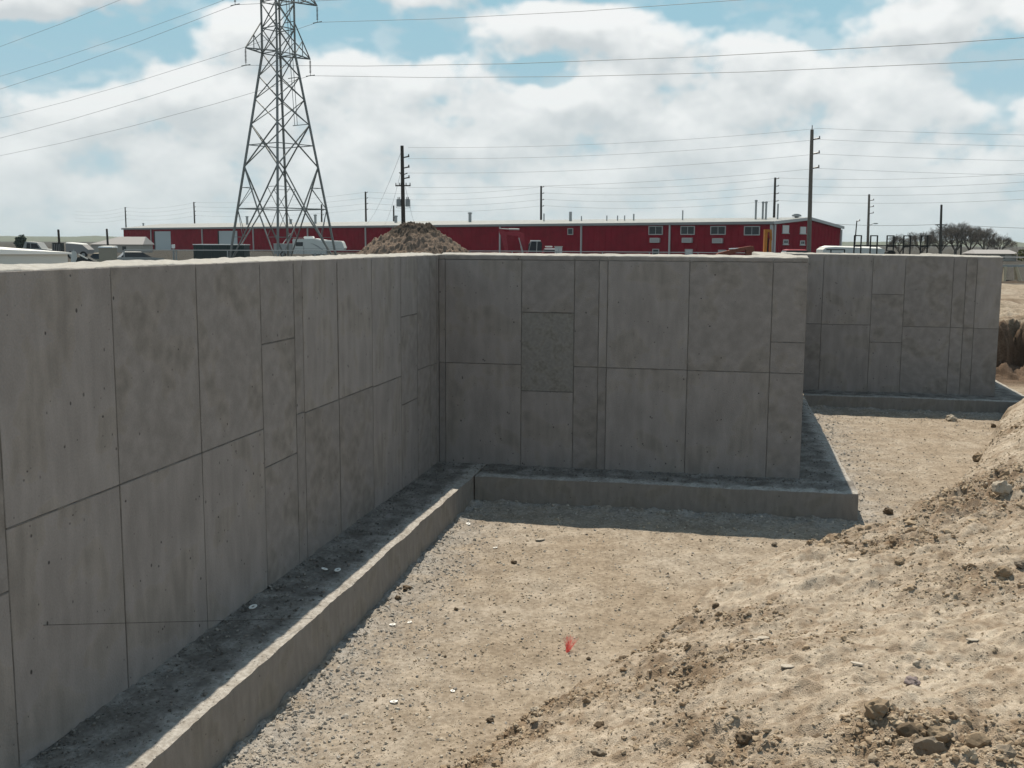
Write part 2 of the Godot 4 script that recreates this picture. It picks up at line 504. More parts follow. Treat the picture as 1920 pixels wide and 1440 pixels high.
func ground(x: float, z: float, row: Dictionary, detail := true) -> float:
	var d: float = (x - row.toe) * row.cos
	var h: float = row.floor
	if z < -23.0 and x > 4.3:      # the cut bank beyond the far wall
		var edge := -24.3 + 0.45 * n_wob.get_noise_2d(x * 1.2, 7.0)
		h = lerpf(h, outer(x, z), smoothstep(0.0, 0.62, edge - z + 0.22 * n_mid.get_noise_2d(x * 0.9, z * 1.2)))
		h += 0.10 * n_mid.get_noise_2d(x * 1.1 + 5.0, z * 1.1) * smoothstep(0.9, 0.2, absf(edge - z - 0.3))
		h = maxf(h, row.floor + 0.28 * smoothstep(-23.0, -24.2, z) * (0.6 + n_mid.get_noise_2d(x * 0.5, z * 0.5)))
	elif x < -22.0 or z < -33.0:
		h = lerpf(h, outer(x, z), maxf(smoothstep(-22.0, -22.8, x), smoothstep(-33.0, -34.0, z)))
	elif d > 0.0:
		var cap: float = row.cap
		h += cap * (1.0 - exp(-row.s * d / cap)) + row.lip * smoothstep(0.0, 0.11, d)
	if not detail:
		return h
	if d > 0.0 or z < -23.5:
		var on := minf(1.0, maxf(d, 0.0) / 0.5) if z > -23.5 else 1.0
		h += on * (0.095 * n_low.get_noise_2d(x, z) + 0.034 * n_mid.get_noise_2d(x, z)) + 0.015 * n_fine.get_noise_2d(x * 0.7, z * 0.7) - 0.018 * absf(n_fine.get_noise_2d(x * 0.35 + 70.0, z * 0.35))
		# grooves dragged by the bucket
		h += on * 0.030 * n_mid.get_noise_2d((x * 0.94 - z * 0.34) * 0.16, (x * 0.34 + z * 0.94) * 1.1)
		var lo := loose_at(x, z)
		if lo > 0.03:
			var big := 1.0 + smoothstep(-8.5, -10.0, z)
			h += lo * (-0.055 * big * n_clod.get_noise_2d(x / big, z / big) - 0.030 * n_clod.get_noise_2d(x * 1.9 + 30.0, z * 1.9) - 0.035 + 0.022 * n_fine.get_noise_2d(x * 0.6 + 20.0, z * 0.6) + (0.0 if z > -9.0 else 0.11 * n_mid.get_noise_2d(x * 0.7, z * 0.7)))
	else:
		var nf := near_footing(x, z)
		if nf > 0.25:
			h += 0.035 * nf * nf * nf * maxf(0.0, 0.45 + 1.2 * n_mid.get_noise_2d(x * 0.8, z * 0.8)) + 0.012 * nf * n_fine.get_noise_2d(x, z)
		h += 0.012 * n_low.get_noise_2d(x, z) + 0.008 * n_mid.get_noise_2d(x, z) + 0.004 * n_fine.get_noise_2d(x, z)
	return h

func y_at(x: float, z: float) -> float:
	return ground(x, z, row_at(z))

func near_footing(x: float, z: float) -> float:
	# closeness to the footings, 1 at their foot
	var d := 9.0
	if z > FACE_Z:
		d = minf(d, maxf(0.0, x + 2.75))
	if x < 1.31 and z > -11.4:
		d = minf(d, maxf(0.0, z + 11.33))
	if z < -11.3 and z > -18.9:
		d = minf(d, maxf(0.0, x - 1.25))
	if x > 1.2 and x < 5.0 and z > -18.9:
		d = minf(d, z + 18.87)
	return exp(-d / 0.42)

func soil(x: float, z: float, d: float) -> Color:
	var a := n_low.get_noise_2d(x * 0.8 + 40.0, z * 0.8)
	var b := n_mid.get_noise_2d(x + 9.0, z - 30.0)
	var c := Color(0.425, 0.357, 0.275)
	c = c.lerp(Color(0.33, 0.262, 0.188), clampf(0.30 + 1.1 * a + 0.5 * b, 0.0, 1.0) * 0.55)
	c = c.lerp(Color(0.48, 0.425, 0.35), clampf(0.1 - 1.2 * a + 0.4 * b, 0.0, 1.0) * 0.6)
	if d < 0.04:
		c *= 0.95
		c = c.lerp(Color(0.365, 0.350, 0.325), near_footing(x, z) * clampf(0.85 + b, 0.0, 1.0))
	else:
		var lo := loose_at(x, z)
		c = c.lerp(Color(0.49, 0.43, 0.345), 0.45 * smoothstep(0.1, -0.25, b + 0.4 * a))
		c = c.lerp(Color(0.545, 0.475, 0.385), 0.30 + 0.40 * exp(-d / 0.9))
		var crumb := n_fine.get_noise_2d(x * 0.5 + 3.0, z * 0.5)
		c = c.lerp(Color(0.235, 0.170, 0.112) if z > -9.0 else Color(0.20, 0.138, 0.09), clampf(0.70 * lo + 0.6 * lo * b + 0.5 * lo * crumb, 0.0, 0.95))
		c = c.lerp(Color(0.27, 0.20, 0.135), 0.6 * smoothstep(0.08, 0.40, b * 0.6 + crumb * 0.6 + 0.25 * a))
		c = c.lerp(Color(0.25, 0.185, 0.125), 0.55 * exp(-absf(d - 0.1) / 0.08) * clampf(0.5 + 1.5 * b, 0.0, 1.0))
	if z < -22.2 and x > 4.5:
		# damp soil laid open by the cut, trampled strips and the grey yard beyond
		c = c.lerp(Color(0.165, 0.118, 0.082), smoothstep(-22.2, -23.4, z) * (1.0 - smoothstep(-24.8, -25.3, z)))
		c = c.lerp(Color(0.20, 0.145, 0.10), 0.75 * smoothstep(0.0, 0.35, n_low.get_noise_2d(x * 0.25, z * 0.55)) * smoothstep(-25.0, -26.0, z))
		c = c.lerp(Color(0.065, 0.062, 0.052), smoothstep(52.0, 62.0, Vector2(x, z).length() + 3.0 * a))
	elif x < -22.5 or z < -33.0:
		c = Color(0.065, 0.062, 0.052)
	return Color(c.r, c.g * 1.025, c.b * 1.07)

func make_ground() -> void:
	var xs := PackedFloat32Array()
	var zs := PackedFloat32Array()
	var x := -3.0
	while x < 6.6:
		xs.append(x)
		x += 0.0155 if x < 3.6 else 0.026
	var step := 0.06
	while x < 5000.0:
		xs.append(x); x += step; step *= 1.22
	step = 0.06
	x = -3.0 - step
	while x > -5000.0:
		xs.insert(0, x); step *= 1.22; x -= step
	var z := -2.7
	step = 0.014
	while z > -26.5:
		zs.append(z)
		step = 0.014 + 0.034 * (-z - 2.7) / 22.0
		z -= step
	while z > -5000.0:
		zs.append(z); step *= 1.2 if z < -60.0 else 1.06; z -= step
	step = 0.03
	z = -2.7 + step
	while z < 3000.0:
		zs.insert(0, z); step *= 1.22; z += step
	zs.reverse()          # rising z
	var nx := xs.size()
	var nz := zs.size()
	var v := PackedVector3Array()
	var t := PackedVector2Array()
	var c := PackedColorArray()
	v.resize(nx * nz); t.resize(nx * nz); c.resize(nx * nz)
	var k := 0
	for j in nz:
		var zz := zs[j]
		var row := row_at(zz)
		for i in nx:
			var xx := xs[i]
			v[k] = Vector3(xx, ground(xx, zz, row, absf(xx) < 60.0), zz)
			t[k] = Vector2(xx, zz)
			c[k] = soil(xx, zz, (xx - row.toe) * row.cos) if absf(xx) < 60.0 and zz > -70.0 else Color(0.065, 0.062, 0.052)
			k += 1
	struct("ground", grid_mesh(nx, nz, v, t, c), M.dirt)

func make_hills() -> void:
	# low ridges on the horizon: [azimuth, height in degrees] along each
	for h in [["hills", 2600.0, [[-46, 0.16], [-40, 0.2], [-37.3, 0.2], [-34.2, 0.18], [-33, 0.23], [-31.7, 0.18], [-28, 0.16], [-20, 0.1], [-10, 0.1]]], ["hills", 2200.0, [[0, 0.08], [4, 0.13], [6, 0.13], [8.3, 0.14], [9.5, 0.2], [11.9, 0.28], [12.9, 0.24], [13.6, 0.10], [16, 0.12], [20, 0.2], [26, 0.18]]]]:
		var pts: Array = h[2]
		var azs := []
		var els := []
		for p in pts:
			azs.append(float(p[0])); els.append(float(p[1]))
		var far: float = h[1]
		var nx := 120
		var mk := func(i: int, j: int) -> Vector3:
			var az: float = lerpf(azs[0], azs[-1], i / float(nx - 1))
			var r: float = far * [0.72, 0.8, 0.88, 0.95, 1.0, 1.12, 1.35][6 - j]
			var up: float = [0.0, 0.3, 0.62, 0.88, 1.0, 0.7, -0.1][6 - j]
			var el := table(az, azs, els) + 0.02 * n_wob.get_noise_1d(az * 3.0 + far)
			return Vector3(sin(deg_to_rad(az)) * r, YARD - 1.0 + up * (far * tan(deg_to_rad(el)) + EYE.y - YARD + 1.0), -cos(deg_to_rad(az)) * r)
		struct("hills", sheet(nx, 7, mk), M.hill)

# ------------------------------------------------------------------ foundation
func slab(w: float, h: float, proud: float) -> ArrayMesh:
	# one form panel's face: a plate with a small bevel all round, its grain placed at random
	var b := MB.new()
	b.uvo = Vector2(rng.randf() * 9.0, rng.randf() * 9.0)
	var e := 0.0035
	var f := [Vector3(e, e, proud), Vector3(w - e, e, proud), Vector3(w - e, h - e, proud), Vector3(e, h - e, proud)]
	var s := [Vector3(0, 0, proud - e), Vector3(w, 0, proud - e), Vector3(w, h, proud - e), Vector3(0, h, proud - e)]
	var back := [Vector3(0, 0, -0.02), Vector3(w, 0, -0.02), Vector3(w, h, -0.02), Vector3(0, h, -0.02)]
	var m := Vector3(w / 2, h / 2, -0.01)
	b.quad_to(f[0], f[1], f[2], f[3], Vector3(0, 0, 1))
	for k in 4:
		var q := (k + 1) % 4
		b.quad_to(s[k], s[q], f[q], f[k], (f[k] + f[q]) / 2 - m)
		b.quad_to(back[k], back[q], s[q], s[k], (s[k] + s[q]) / 2 - m)
	return b.mesh()

# grout that leaked along a form joint: a thin ridge of uneven width
func fin(b: MB, a: Vector3, e: Vector3, w: float) -> void:
	var n := int(a.distance_to(e) / 0.035) + 2
	var side := Vector3(1, 0, 0) if absf(e.y - a.y) > absf(e.x - a.x) else Vector3(0, 1, 0)
	var key := a.x * 7.0 + a.y * 3.0
	var old := []
	for i in n:
		var q := i / float(n - 1)
		var p := a.lerp(e, q)
		var k := n_mid.get_noise_2d(q * a.distance_to(e) * 1.6 + key, key)
		var half := maxf(0.0016, w * (0.75 + 1.3 * k))
		if rng.randf() < 0.05:
			half += w * rng.randf()
		var c := side * (n_wob.get_noise_2d(q * 6.0 + key, 3.0) * 0.004)
		var now := [p + c - side * half + Vector3(0, 0, 0.0005), p + c + Vector3(0, 0, 0.0030), p + c + side * half + Vector3(0, 0, 0.0005)]
		if i > 0:
			b.quad_to(old[0], now[0], now[1], old[1], -side + Vector3(0, 0, 1))
			b.quad_to(old[1], now[1], now[2], old[2], side + Vector3(0, 0, 1))
		old = now

# cols: [start, end, [seam heights], gap before]; measured along the wall from its origin and up from the footing
func wall(called: String, label: String, at: Vector3, turn: float, length: float, thick: float, top0: float, top1: float, cols: Array, rough := []) -> Node3D:
	var w := thing(called, label, "wall", at, turn)
	var low := minf(top0, top1)
	var b := MB.new()
	b.box(Vector3(length / 2, (low - 0.03) / 2 - 0.02, (-thick - 0.0075) / 2), Vector3(length, low - 0.03 + 0.04, thick - 0.0075))
	obj("core", b.mesh(), M.core, w)
	var n := 0
	var fins := MB.new()
	fins.uvs = 0.6
	for c in cols:
		var ys := [0.0]
		ys.append_array(c[2])
		var g: float = c[3] if c.size() > 3 else 0.005
		var g2 := 0.006
		if c[0] > 0.01 and g < 0.015:
			fin(fins, Vector3(c[0], 0.02, 0), Vector3(c[0], low - 0.03, 0), 0.0036 if g < 0.007 else 0.0065)
		for k in range(1, ys.size()):
			fin(fins, Vector3(c[0] + 0.01, ys[k], 0), Vector3(c[1] - 0.01, ys[k], 0), 0.0036 if ys[k] < 2.3 else 0.002)
		for k in ys.size():
			var t0 := lerpf(top0, top1, clampf((c[0] + c[1]) / 2 / length, 0, 1)) - 0.003
			var y1: float = ys[k + 1] - g2 / 2 if k + 1 < ys.size() else t0
			var y0: float = ys[k] + (g2 / 2 if k > 0 else 0.0)
			var id: int = n % 5 if not [n] in rough else 5
			id = 5 if n in rough else (n * 7 + n / 3) % 5
			var o := obj("panel", slab(c[1] - c[0] - g, y1 - y0, rng.randf_range(-0.0012, 0.0012) - (0.004 if n in rough else 0.0)), M.panels[id], w)
			o.position = Vector3(c[0] + g / 2, y0, 0)
			n += 1
	obj("joint_grout", fins.mesh(), M.fin, w).set_meta("kind", "stuff")
	# the rough trowelled top, a little higher at the back
	var nx := int(length / 0.06) + 2
	var rows := [[-0.006, -0.05], [-0.0035, -0.0035], [-0.014, 0.004], [-0.09, 0.006], [-0.13, 0.0], [-0.19, 0.016], [-thick + 0.03, 0.022], [-thick, 0.014], [-thick - 0.002, -0.06]]
	var mk := func(i: int, j: int) -> Vector3:
		var x := length * i / float(nx - 1)
		var r: Array = rows[8 - j]
		var bump := 0.0
		if r[0] < -0.01 and r[1] > -0.01:
			bump = 0.007 * n_mid.get_noise_2d(x * 1.4 + at.x * 9.0, r[0] * 6.0 + at.z) + 0.006 * n_fine.get_noise_2d(x + at.z, r[0] * 1.5) + 0.008 * n_wob.get_noise_1d(x * 0.8 + at.z * 3.0)
		return Vector3(x, lerpf(top0, top1, x / length) + r[1] + bump, r[0])
	obj("rough_top", sheet(nx, 9, mk), M.cap, w)
	return w

func footing(called: String, label: String, at: Vector3, turn: float, length: float, w0: float, w1: float, cap_end: bool) -> Node3D:
	var f := thing(called, label, "footing", at, turn)
	var nx := int(length / 0.05) + 2
	var edge := func(x: float) -> float:
		return lerpf(w0, w1, x / length) + 0.012 * n_wob.get_noise_2d(x * 1.5 + at.x * 3.0, at.z) + 0.006 * n_fine.get_noise_2d(x * 0.7, at.z + at.x)
	var rise := func(x: float) -> float:
		return 0.012 * n_wob.get_noise_2d(x * 0.9 + at.z * 2.0, at.x + 50.0)
	var nt := 12
	var top := func(i: int, j: int) -> Vector3:
		var x := length * i / float(nx - 1)
		var q := j / float(nt - 1)
		var e: float = edge.call(x)
		var y: float = rise.call(x) + 0.006 * n_fine.get_noise_2d(x + at.x, q * e + at.z)
		if j < nt - 1:
			y += 0.010 * n_mid.get_noise_2d(x * 2.0 + at.x, q * e * 2.0 + at.z) + 0.018 * pow(maxf(0.0, 1.0 - q * 4.0), 2.0) * (0.5 + n_mid.get_noise_1d(x * 5.0 + 7.0))
		else:
			y -= 0.006
		return Vector3(x, y, q * e)
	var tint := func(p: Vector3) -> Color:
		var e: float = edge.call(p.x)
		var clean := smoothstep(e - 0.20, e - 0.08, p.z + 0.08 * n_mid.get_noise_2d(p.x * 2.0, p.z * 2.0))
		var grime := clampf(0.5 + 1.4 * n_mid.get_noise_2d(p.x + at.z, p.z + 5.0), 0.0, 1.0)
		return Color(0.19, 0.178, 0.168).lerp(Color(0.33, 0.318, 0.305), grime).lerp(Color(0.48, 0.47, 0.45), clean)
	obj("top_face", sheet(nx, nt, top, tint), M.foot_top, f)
	var side := func(i: int, j: int) -> Vector3:
		var x := length * i / float(nx - 1)
		var e: float = edge.call(x)
		var y: float = [0.0, -0.012, -0.06, -0.13, -0.2, -0.27, -0.5][j]
		var z: float = e + [-0.012, 0.0, 0.004, 0.006, 0.008, 0.012, 0.014][j] + 0.006 * n_mid.get_noise_2d(x * 3.0 + at.x, y * 3.0 + at.z) * (0.0 if j < 2 else 1.0)
		if j == 0:
			return Vector3(x, rise.call(x) + 0.006 * n_fine.get_noise_2d(x + at.x, e + at.z) - 0.006, e)
		return Vector3(x, y + rise.call(x) * (1.0 if j < 2 else 0.0), z)
	obj("side_face", sheet(nx, 7, side), M.foot_face, f)
	if cap_end:
		var b := MB.new()
		b.uvs = 0.6
		b.quad_to(Vector3(length, 0.002, 0), Vector3(length, 0.002, w1 - 0.006), Vector3(length, -0.5, w1 + 0.012), Vector3(length, -0.5, 0), Vector3(1, 0, 0))
		obj("end_face", b.mesh(), M.foot_face, f)
	return f

func make_foundation() -> void:
	var z0 := 2.5
	var L := func(z: float) -> float: return z0 - z
	var cols := []
	for z in [2.5, 1.79, 0.87, -0.05, -0.97, -1.89, -2.81]:
		cols.append([L.call(z), L.call(maxf(z - 0.92, -3.73) if z < 2.0 else 1.79), [1.21]])
	var mid := 1.209
	cols.append_array([[L.call(-3.73), L.call(-4.343), [0.906, 1.82]], [L.call(-4.343), L.call(-5.31), [mid]], [L.call(-5.31), L.call(-6.259), [mid]], [L.call(-6.259), L.call(-7.19), [mid]],
		[L.call(-7.19), L.call(-7.79), [0.914, 1.83]], [L.call(-7.79), L.call(-7.957), [mid + 0.01], 0.008], [L.call(-7.957), L.call(-8.722), [mid], 0.02], [L.call(-8.722), L.call(-9.605), [mid]], [L.call(-9.605), L.call(-10.49), [mid - 0.01]],
		[L.call(-10.49), L.call(-11.07), [0.89, 1.81]], [L.call(-11.07), L.call(-11.561), [mid - 0.015]], [L.call(-11.561), L.call(-11.823), [mid - 0.02]], [L.call(-11.823), L.call(-11.93), []]])
	wall("concrete_wall", "long grey concrete foundation wall along the left, with form panel seams", Vector3(FACE_X, BASE, z0), PI / 2, 14.73, 0.30, WALL_H, WALL_H, cols)
	var B := func(x: float) -> float: return x - FACE_X
	var t := 2.382
	cols = [[B.call(-3.37), B.call(-3.292), [1.19, t]], [B.call(-3.292), B.call(-2.393), [1.188, t]], [B.call(-2.393), B.call(-1.786), [0.886, 1.791, t]], [B.call(-1.786), B.call(-1.508), [1.183, t]], [B.call(-1.508), B.call(-1.412), [1.182, t]],
		[B.call(-1.412), B.call(-0.51), [1.18, t]], [B.call(-0.51), B.call(0.381), [1.177, t]], [B.call(0.381), B.call(0.745), [1.175, 1.515, t]]]
	wall("concrete_wall", "dark shaded concrete foundation wall across the middle facing the viewer, one rough patched panel", Vector3(FACE_X, BASE, FACE_Z), 0.0, 4.115, 0.30, WALL_H + 0.003, WALL_H - 0.006, cols, [7])
	cols = []
	for k in 8:
		cols.append([0.9 * k, minf(0.9 * (k + 1), 7.2), [mid]])
	wall("concrete_wall", "short concrete return wall behind the middle wall, its sunlit top running away", Vector3(0.745, BASE, -12.235), PI / 2, 7.21, 0.50, WALL_H, WALL_H - 0.02, cols)
	var F := func(x: float) -> float: return x - 0.75
	cols = [[0.0, F.call(1.476), [1.185]], [F.call(1.476), F.call(2.297), [1.183]], [F.call(2.297), F.call(2.833), [0.886, 1.72]], [F.call(2.833), F.call(3.612), [1.17]], [F.call(3.612), F.call(3.818), [1.168]], [F.call(3.818), F.call(3.988), [1.165]], [F.call(3.988), F.call(4.39), [1.16]]]
	wall("concrete_wall", "far concrete foundation wall at the right beyond the return wall, in shade", Vector3(0.75, BASE, FAR_Z), 0.0, 3.64, 0.30, 2.412, 2.368, cols)
	cols = []
	for k in 7:
		cols.append([0.9 * k, 0.9 * (k + 1), [1.16]])
	wall("concrete_wall", "concrete wall running back from the right end of the far wall", Vector3(4.39, BASE, -19.755), PI / 2, 6.3, 0.30, 2.366, 2.36, cols)
	footing("concrete_footing", "concrete footing ledge along the left wall with a sunlit front edge", Vector3(FACE_X, BASE, z0), PI / 2, 14.43, 0.600, 0.566, false)
	footing("concrete_footing", "concrete footing ledge in front of the dark middle wall", Vector3(-2.785, BASE, FACE_Z), 0.0, 4.095, 0.62, 0.57, true)
	footing("concrete_footing", "footing ledge running back beside the return wall, thin bright edge", Vector3(0.745, BASE, -11.94), PI / 2, 6.93, 0.555, 0.44, false)
	footing("concrete_footing", "footing ledge in front of the far wall at the right", Vector3(1.19, BASE, FAR_Z), 0.0, 3.76, 0.58, 0.58, true)
	footing("concrete_footing", "footing ledge with bright edge past the right end of the far wall", Vector3(4.39, BASE, -19.46), PI / 2, 6.5, 0.56, 0.56, false)

# ------------------------------------------------------------------ stones
func rock_mesh(seed_: int, sub: int, rough: float, squash := Vector3.ONE, tint := Color(1, 1, 1), flat := true) -> ArrayMesh:
	var r := RandomNumberGenerator.new()
	r.seed = seed_
	var g := (1.0 + sqrt(5.0)) / 2.0
	var p: Array[Vector3] = []
	for q in [[-1, g, 0], [1, g, 0], [-1, -g, 0], [1, -g, 0], [0, -1, g], [0, 1, g], [0, -1, -g], [0, 1, -g], [g, 0, -1], [g, 0, 1], [-g, 0, -1], [-g, 0, 1]]:
		p.append(Vector3(q[0], q[1], q[2]).normalized())
	var f := [[0, 11, 5], [0, 5, 1], [0, 1, 7], [0, 7, 10], [0, 10, 11], [1, 5, 9], [5, 11, 4], [11, 10, 2], [10, 7, 6], [7, 1, 8], [3, 9, 4], [3, 4, 2], [3, 2, 6], [3, 6, 8], [3, 8, 9], [4, 9, 5], [2, 4, 11], [6, 2, 10], [8, 6, 7], [9, 8, 1]]
	for s in sub:
		var seen := {}
		var f2 := []
		for tr in f:
			var m := []
			for e in 3:
				var a: int = mini(tr[e], tr[(e + 1) % 3])
				var b: int = maxi(tr[e], tr[(e + 1) % 3])
				if not seen.has(a * 100000 + b):
					seen[a * 100000 + b] = p.size()
					p.append(((p[a] + p[b]) / 2).normalized())
				m.append(seen[a * 100000 + b])
			f2.append_array([[tr[0], m[0], m[2]], [tr[1], m[1], m[0]], [tr[2], m[2], m[1]], [m[0], m[1], m[2]]])
		f = f2
	var cuts := []
	for k in 7:
		cuts.append([Vector3(r.randfn(), r.randfn(), r.randfn()).normalized(), r.randf_range(0.62, 0.9)])
	var n := FastNoiseLite.new()
	n.seed = seed_
	n.frequency = 1.1
	for k in p.size():
		var q := p[k] * (1.0 + rough * n.get_noise_3dv(p[k]) + 0.35 * rough * n.get_noise_3dv(p[k] * 3.1))
		for c in cuts:
			var over: float = q.dot(c[0]) - c[1]
			if over > 0.0:
				q -= c[0] * over * 0.85
		p[k] = q * squash
	var b := MB.new()
	b.tint = tint
	for tr in f:
		b.tri_to(p[tr[0]], p[tr[1]], p[tr[2]], p[tr[0]] + p[tr[1]] + p[tr[2]])
	return b.mesh()

const TAN := Color(0.40, 0.338, 0.26)
const DARKCLOD := Color(0.16, 0.122, 0.088)
const PALE := Color(0.50, 0.46, 0.395)
const GREYSTONE := Color(0.33, 0.31, 0.285)

# x, z, width, kind, label
func make_stones() -> void:
	var list := [
		[-0.68, -6.95, 0.075, "d", "dark brown clod beside the red mark on the pit floor"],
		[-0.60, -5.02, 0.085, "g", "rounded grey brown stone lying low on the slope at the bottom edge"],
		[-2.65, -8.35, 0.085, "d", "dark clod beside the left footing, larger of the pair"],
		[-2.66, -8.13, 0.055, "d", "small flat dark clod next to the larger one by the left footing"],
		[-1.91, -9.22, 0.055, "d", "dark double clod on the far part of the pit floor"],
		[-1.96, -7.07, 0.028, "d", "tiny dark pebble alone on the middle of the pit floor"],
		[-0.88, -6.92, 0.036, "d", "small round dark pebble below the red mark"],
		[-0.95, -7.24, 0.034, "d", "small dark pebble just right of the red mark"],
		[-1.41, -6.12, 0.055, "d", "pointed dark clod standing on the near pit floor"],
		[-1.16, -6.31, 0.07, "p", "pale wedge shaped stone at the foot of the slope"],
		[-0.66, -5.56, 0.06, "d", "brown lump on the crumbly lower slope"],
		[-2.12, -7.98, 0.04, "d", "small flat dark crumb near the left footing"],
		[0.43, -10.29, 0.065, "g", "grey stone at the shadow edge of the middle wall"],
		[0.48, -9.79, 0.048, "d", "brown pebble in the sun before the middle footing"],
		[0.95, -5.58, 0.085, "v", "purple grey stone with a pale top on the right slope"],
		[1.02, -5.87, 0.05, "p", "largest of three pale chips on the right slope"],
		[1.08, -5.86, 0.045, "p", "right one of three pale chips on the right slope"],
		[1.05, -5.74, 0.034, "p", "lowest of three pale chips on the right slope"],
		[0.44, -4.96, 0.06, "d", "brown clod on the bare patch near the bottom edge"],
		[0.93, -4.71, 0.11, "a", "large angular tan stone with a pointed top in the rubble at the bottom right"],
		[0.81, -4.75, 0.12, "d", "dark cracked clod left of the angular stone in the bottom right rubble"],
		[0.70, -4.95, 0.13, "a", "long tan clod at the upper left of the bottom right rubble"],
		[0.86, -4.58, 0.13, "g", "broad flat stone at the bottom edge under the angular stone"],
		[1.07, -4.64, 0.11, "a", "tan clod in the bottom right rubble right of the angular stone"],
		[1.14, -4.48, 0.11, "g", "rounded clod at the bottom right corner"],
		[1.88, -7.74, 0.12, "a", "flat tan boulder low in the crumbled slope at the right"],
		[2.02, -7.84, 0.10, "g", "grey stone at the right edge above the flat boulder"],
		[1.27, -8.28, 0.085, "a", "small ledge of hard soil on the slope before the rubble"],
		[1.53, -8.91, 0.055, "p", "pale chip under the crumbled soil at the right"],
		[1.67, -11.70, 0.115, "d", "dark stone lying on the strip between return footing and soil bank"],
		[2.61, -11.04, 0.19, "p", "pale blocky boulder in the crumbled soil at the right"],
		[3.43, -17.89, 0.19, "p", "pale stone at the shadow edge of the far wall"],
		[3.95, -17.45, 0.10, "d", "dark stone right of the pale one before the far wall"],
		[3.19, -14.78, 0.20, "a", "broken soil lump at the lip of the far bank"],
		[0.14, -6.86, 0.05, "d", "dark crumb behind the flat flakes on the slope"],
		[-0.08, -7.92, 0.06, "d", "dark crumb on the lip of the slope"],
		[0.10, -4.92, 0.085, "d", "rough brown clump on the slope near the bottom edge"],
		[-0.17, -4.82, 0.03, "d", "small pebble at the bottom edge right of the rounded stone"]]
	var k := 100
	for s in list:
		k += 1
		var squash := Vector3(1, rng.randf_range(0.6, 0.85), rng.randf_range(0.75, 1.0))
		var col: Color = {"d": DARKCLOD, "g": Color(0.27, 0.235, 0.19), "p": PALE, "v": Color(0.30, 0.255, 0.26), "a": Color(0.33, 0.265, 0.19)}[s[3]]
		var o := obj("stone", rock_mesh(k * 23 + 5, 2, 0.6, squash, col), M.rock)
		var r: float = s[2] / 2.0
		o.scale = Vector3.ONE * r
		o.rotation = Vector3(rng.randf_range(-0.25, 0.25), rng.randf() * TAU, rng.randf_range(-0.25, 0.25))
		o.position = Vector3(s[0], y_at(s[0], s[1]) + r * 0.45, s[1])
		tag(o, s[4], "stone")
	# thin flat flakes of stone
	for s in [[0.95, -8.41, 0.075, "flat pale flake alone high on the slope"], [0.24, -6.88, 0.095, "long pale flake among small chips on the slope"], [0.35, -5.97, 0.085, "flat grey flake in the middle of the slope, left of two"],
			[0.71, -5.86, 0.075, "flat grey flake in the middle of the slope, right of two"], [1.37, -6.21, 0.075, "bright thin flake at the right of the slope"], [-0.31, -6.51, 0.05, "upright pale flake at the left of the slope"],
			[-1.80, -9.96, 0.11, "long white chip near the shadow on the pit floor"], [0.14, -6.78, 0.05, "small pale chip left of the long flake"], [0.19, -6.70, 0.045, "small pale chip below the long flake"]]:
		var b := MB.new()
		b.tint = PALE.lerp(Color(0.62, 0.58, 0.52), rng.randf())
		var o := []
		var nn := 7
		for i in nn:
			var w := TAU * (i + rng.randf_range(-0.25, 0.25)) / nn
			o.append(Vector2(cos(w) * 0.5, sin(w) * 0.3) * rng.randf_range(0.8, 1.1))
		b.prism(o, -0.04, 0.04)
		var m := obj("stone_flake", b.mesh(), M.rock)
		m.scale = Vector3.ONE * s[2]
		m.rotation = Vector3(-PI / 2 + rng.randf_range(-0.2, 0.2), rng.randf_range(-0.6, 0.6), 0) if s[3].find("upright") < 0 else Vector3(-0.9, 0.5, 1.0)
		m.position = Vector3(s[0], y_at(s[0], s[1]) + 0.012, s[1])
		tag(m, s[3], "stone flake")
	# a splinter of wood
	var b2 := MB.new()
	b2.bar(Vector3(-0.075, 0, 0), Vector3(0.075, 0.004, 0), 0.006, 0.003, 5)
	var st := obj("wood_stick", b2.mesh(), M.wood)
	st.position = Vector3(0.32, y_at(0.32, -7.39) + 0.014, -7.39)
	st.rotation = Vector3(0, -0.45, 0.06)
	tag(st, "short pale stick lying on the slope near its lip", "stick")

func scatter(called: String, total: int, mesh: Mesh, pick: Callable, label: String) -> void:
	var mm := MultiMesh.new()
	mm.transform_format = MultiMesh.TRANSFORM_3D
	mm.use_colors = true
	mm.mesh = mesh
	mm.instance_count = total
	for i in total:
		var p: Array = pick.call()          # place, size, colour
		var s: float = p[1]
		var bs := Basis.from_euler(Vector3(rng.randf_range(-0.6, 0.6), rng.randf() * TAU, rng.randf_range(-0.6, 0.6))) * Basis.from_scale(Vector3(s, s * rng.randf_range(0.45, 0.85), s * rng.randf_range(0.6, 1.0)))
		mm.set_instance_transform(i, Transform3D(bs, p[0]))
		mm.set_instance_color(i, p[2])
	var o := MultiMeshInstance3D.new()
	o.multimesh = mm
	o.material_override = M.pebble
	o.name = numbered(called)
	add_child(o)
	o.set_meta("kind", "stuff")
	tag(o, label, "gravel")

func pebble_color() -> Color:
	var k := rng.randf()
	var c := TAN.lerp(Color(0.34, 0.27, 0.195), rng.randf())
	if k < 0.10:
		c = DARKCLOD.lerp(TAN, rng.randf() * 0.6)
	elif k < 0.40:
		c = PALE.lerp(TAN, rng.randf() * 0.7)
	elif k < 0.62:
		c = GREYSTONE * rng.randf_range(0.7, 1.15)
	return c

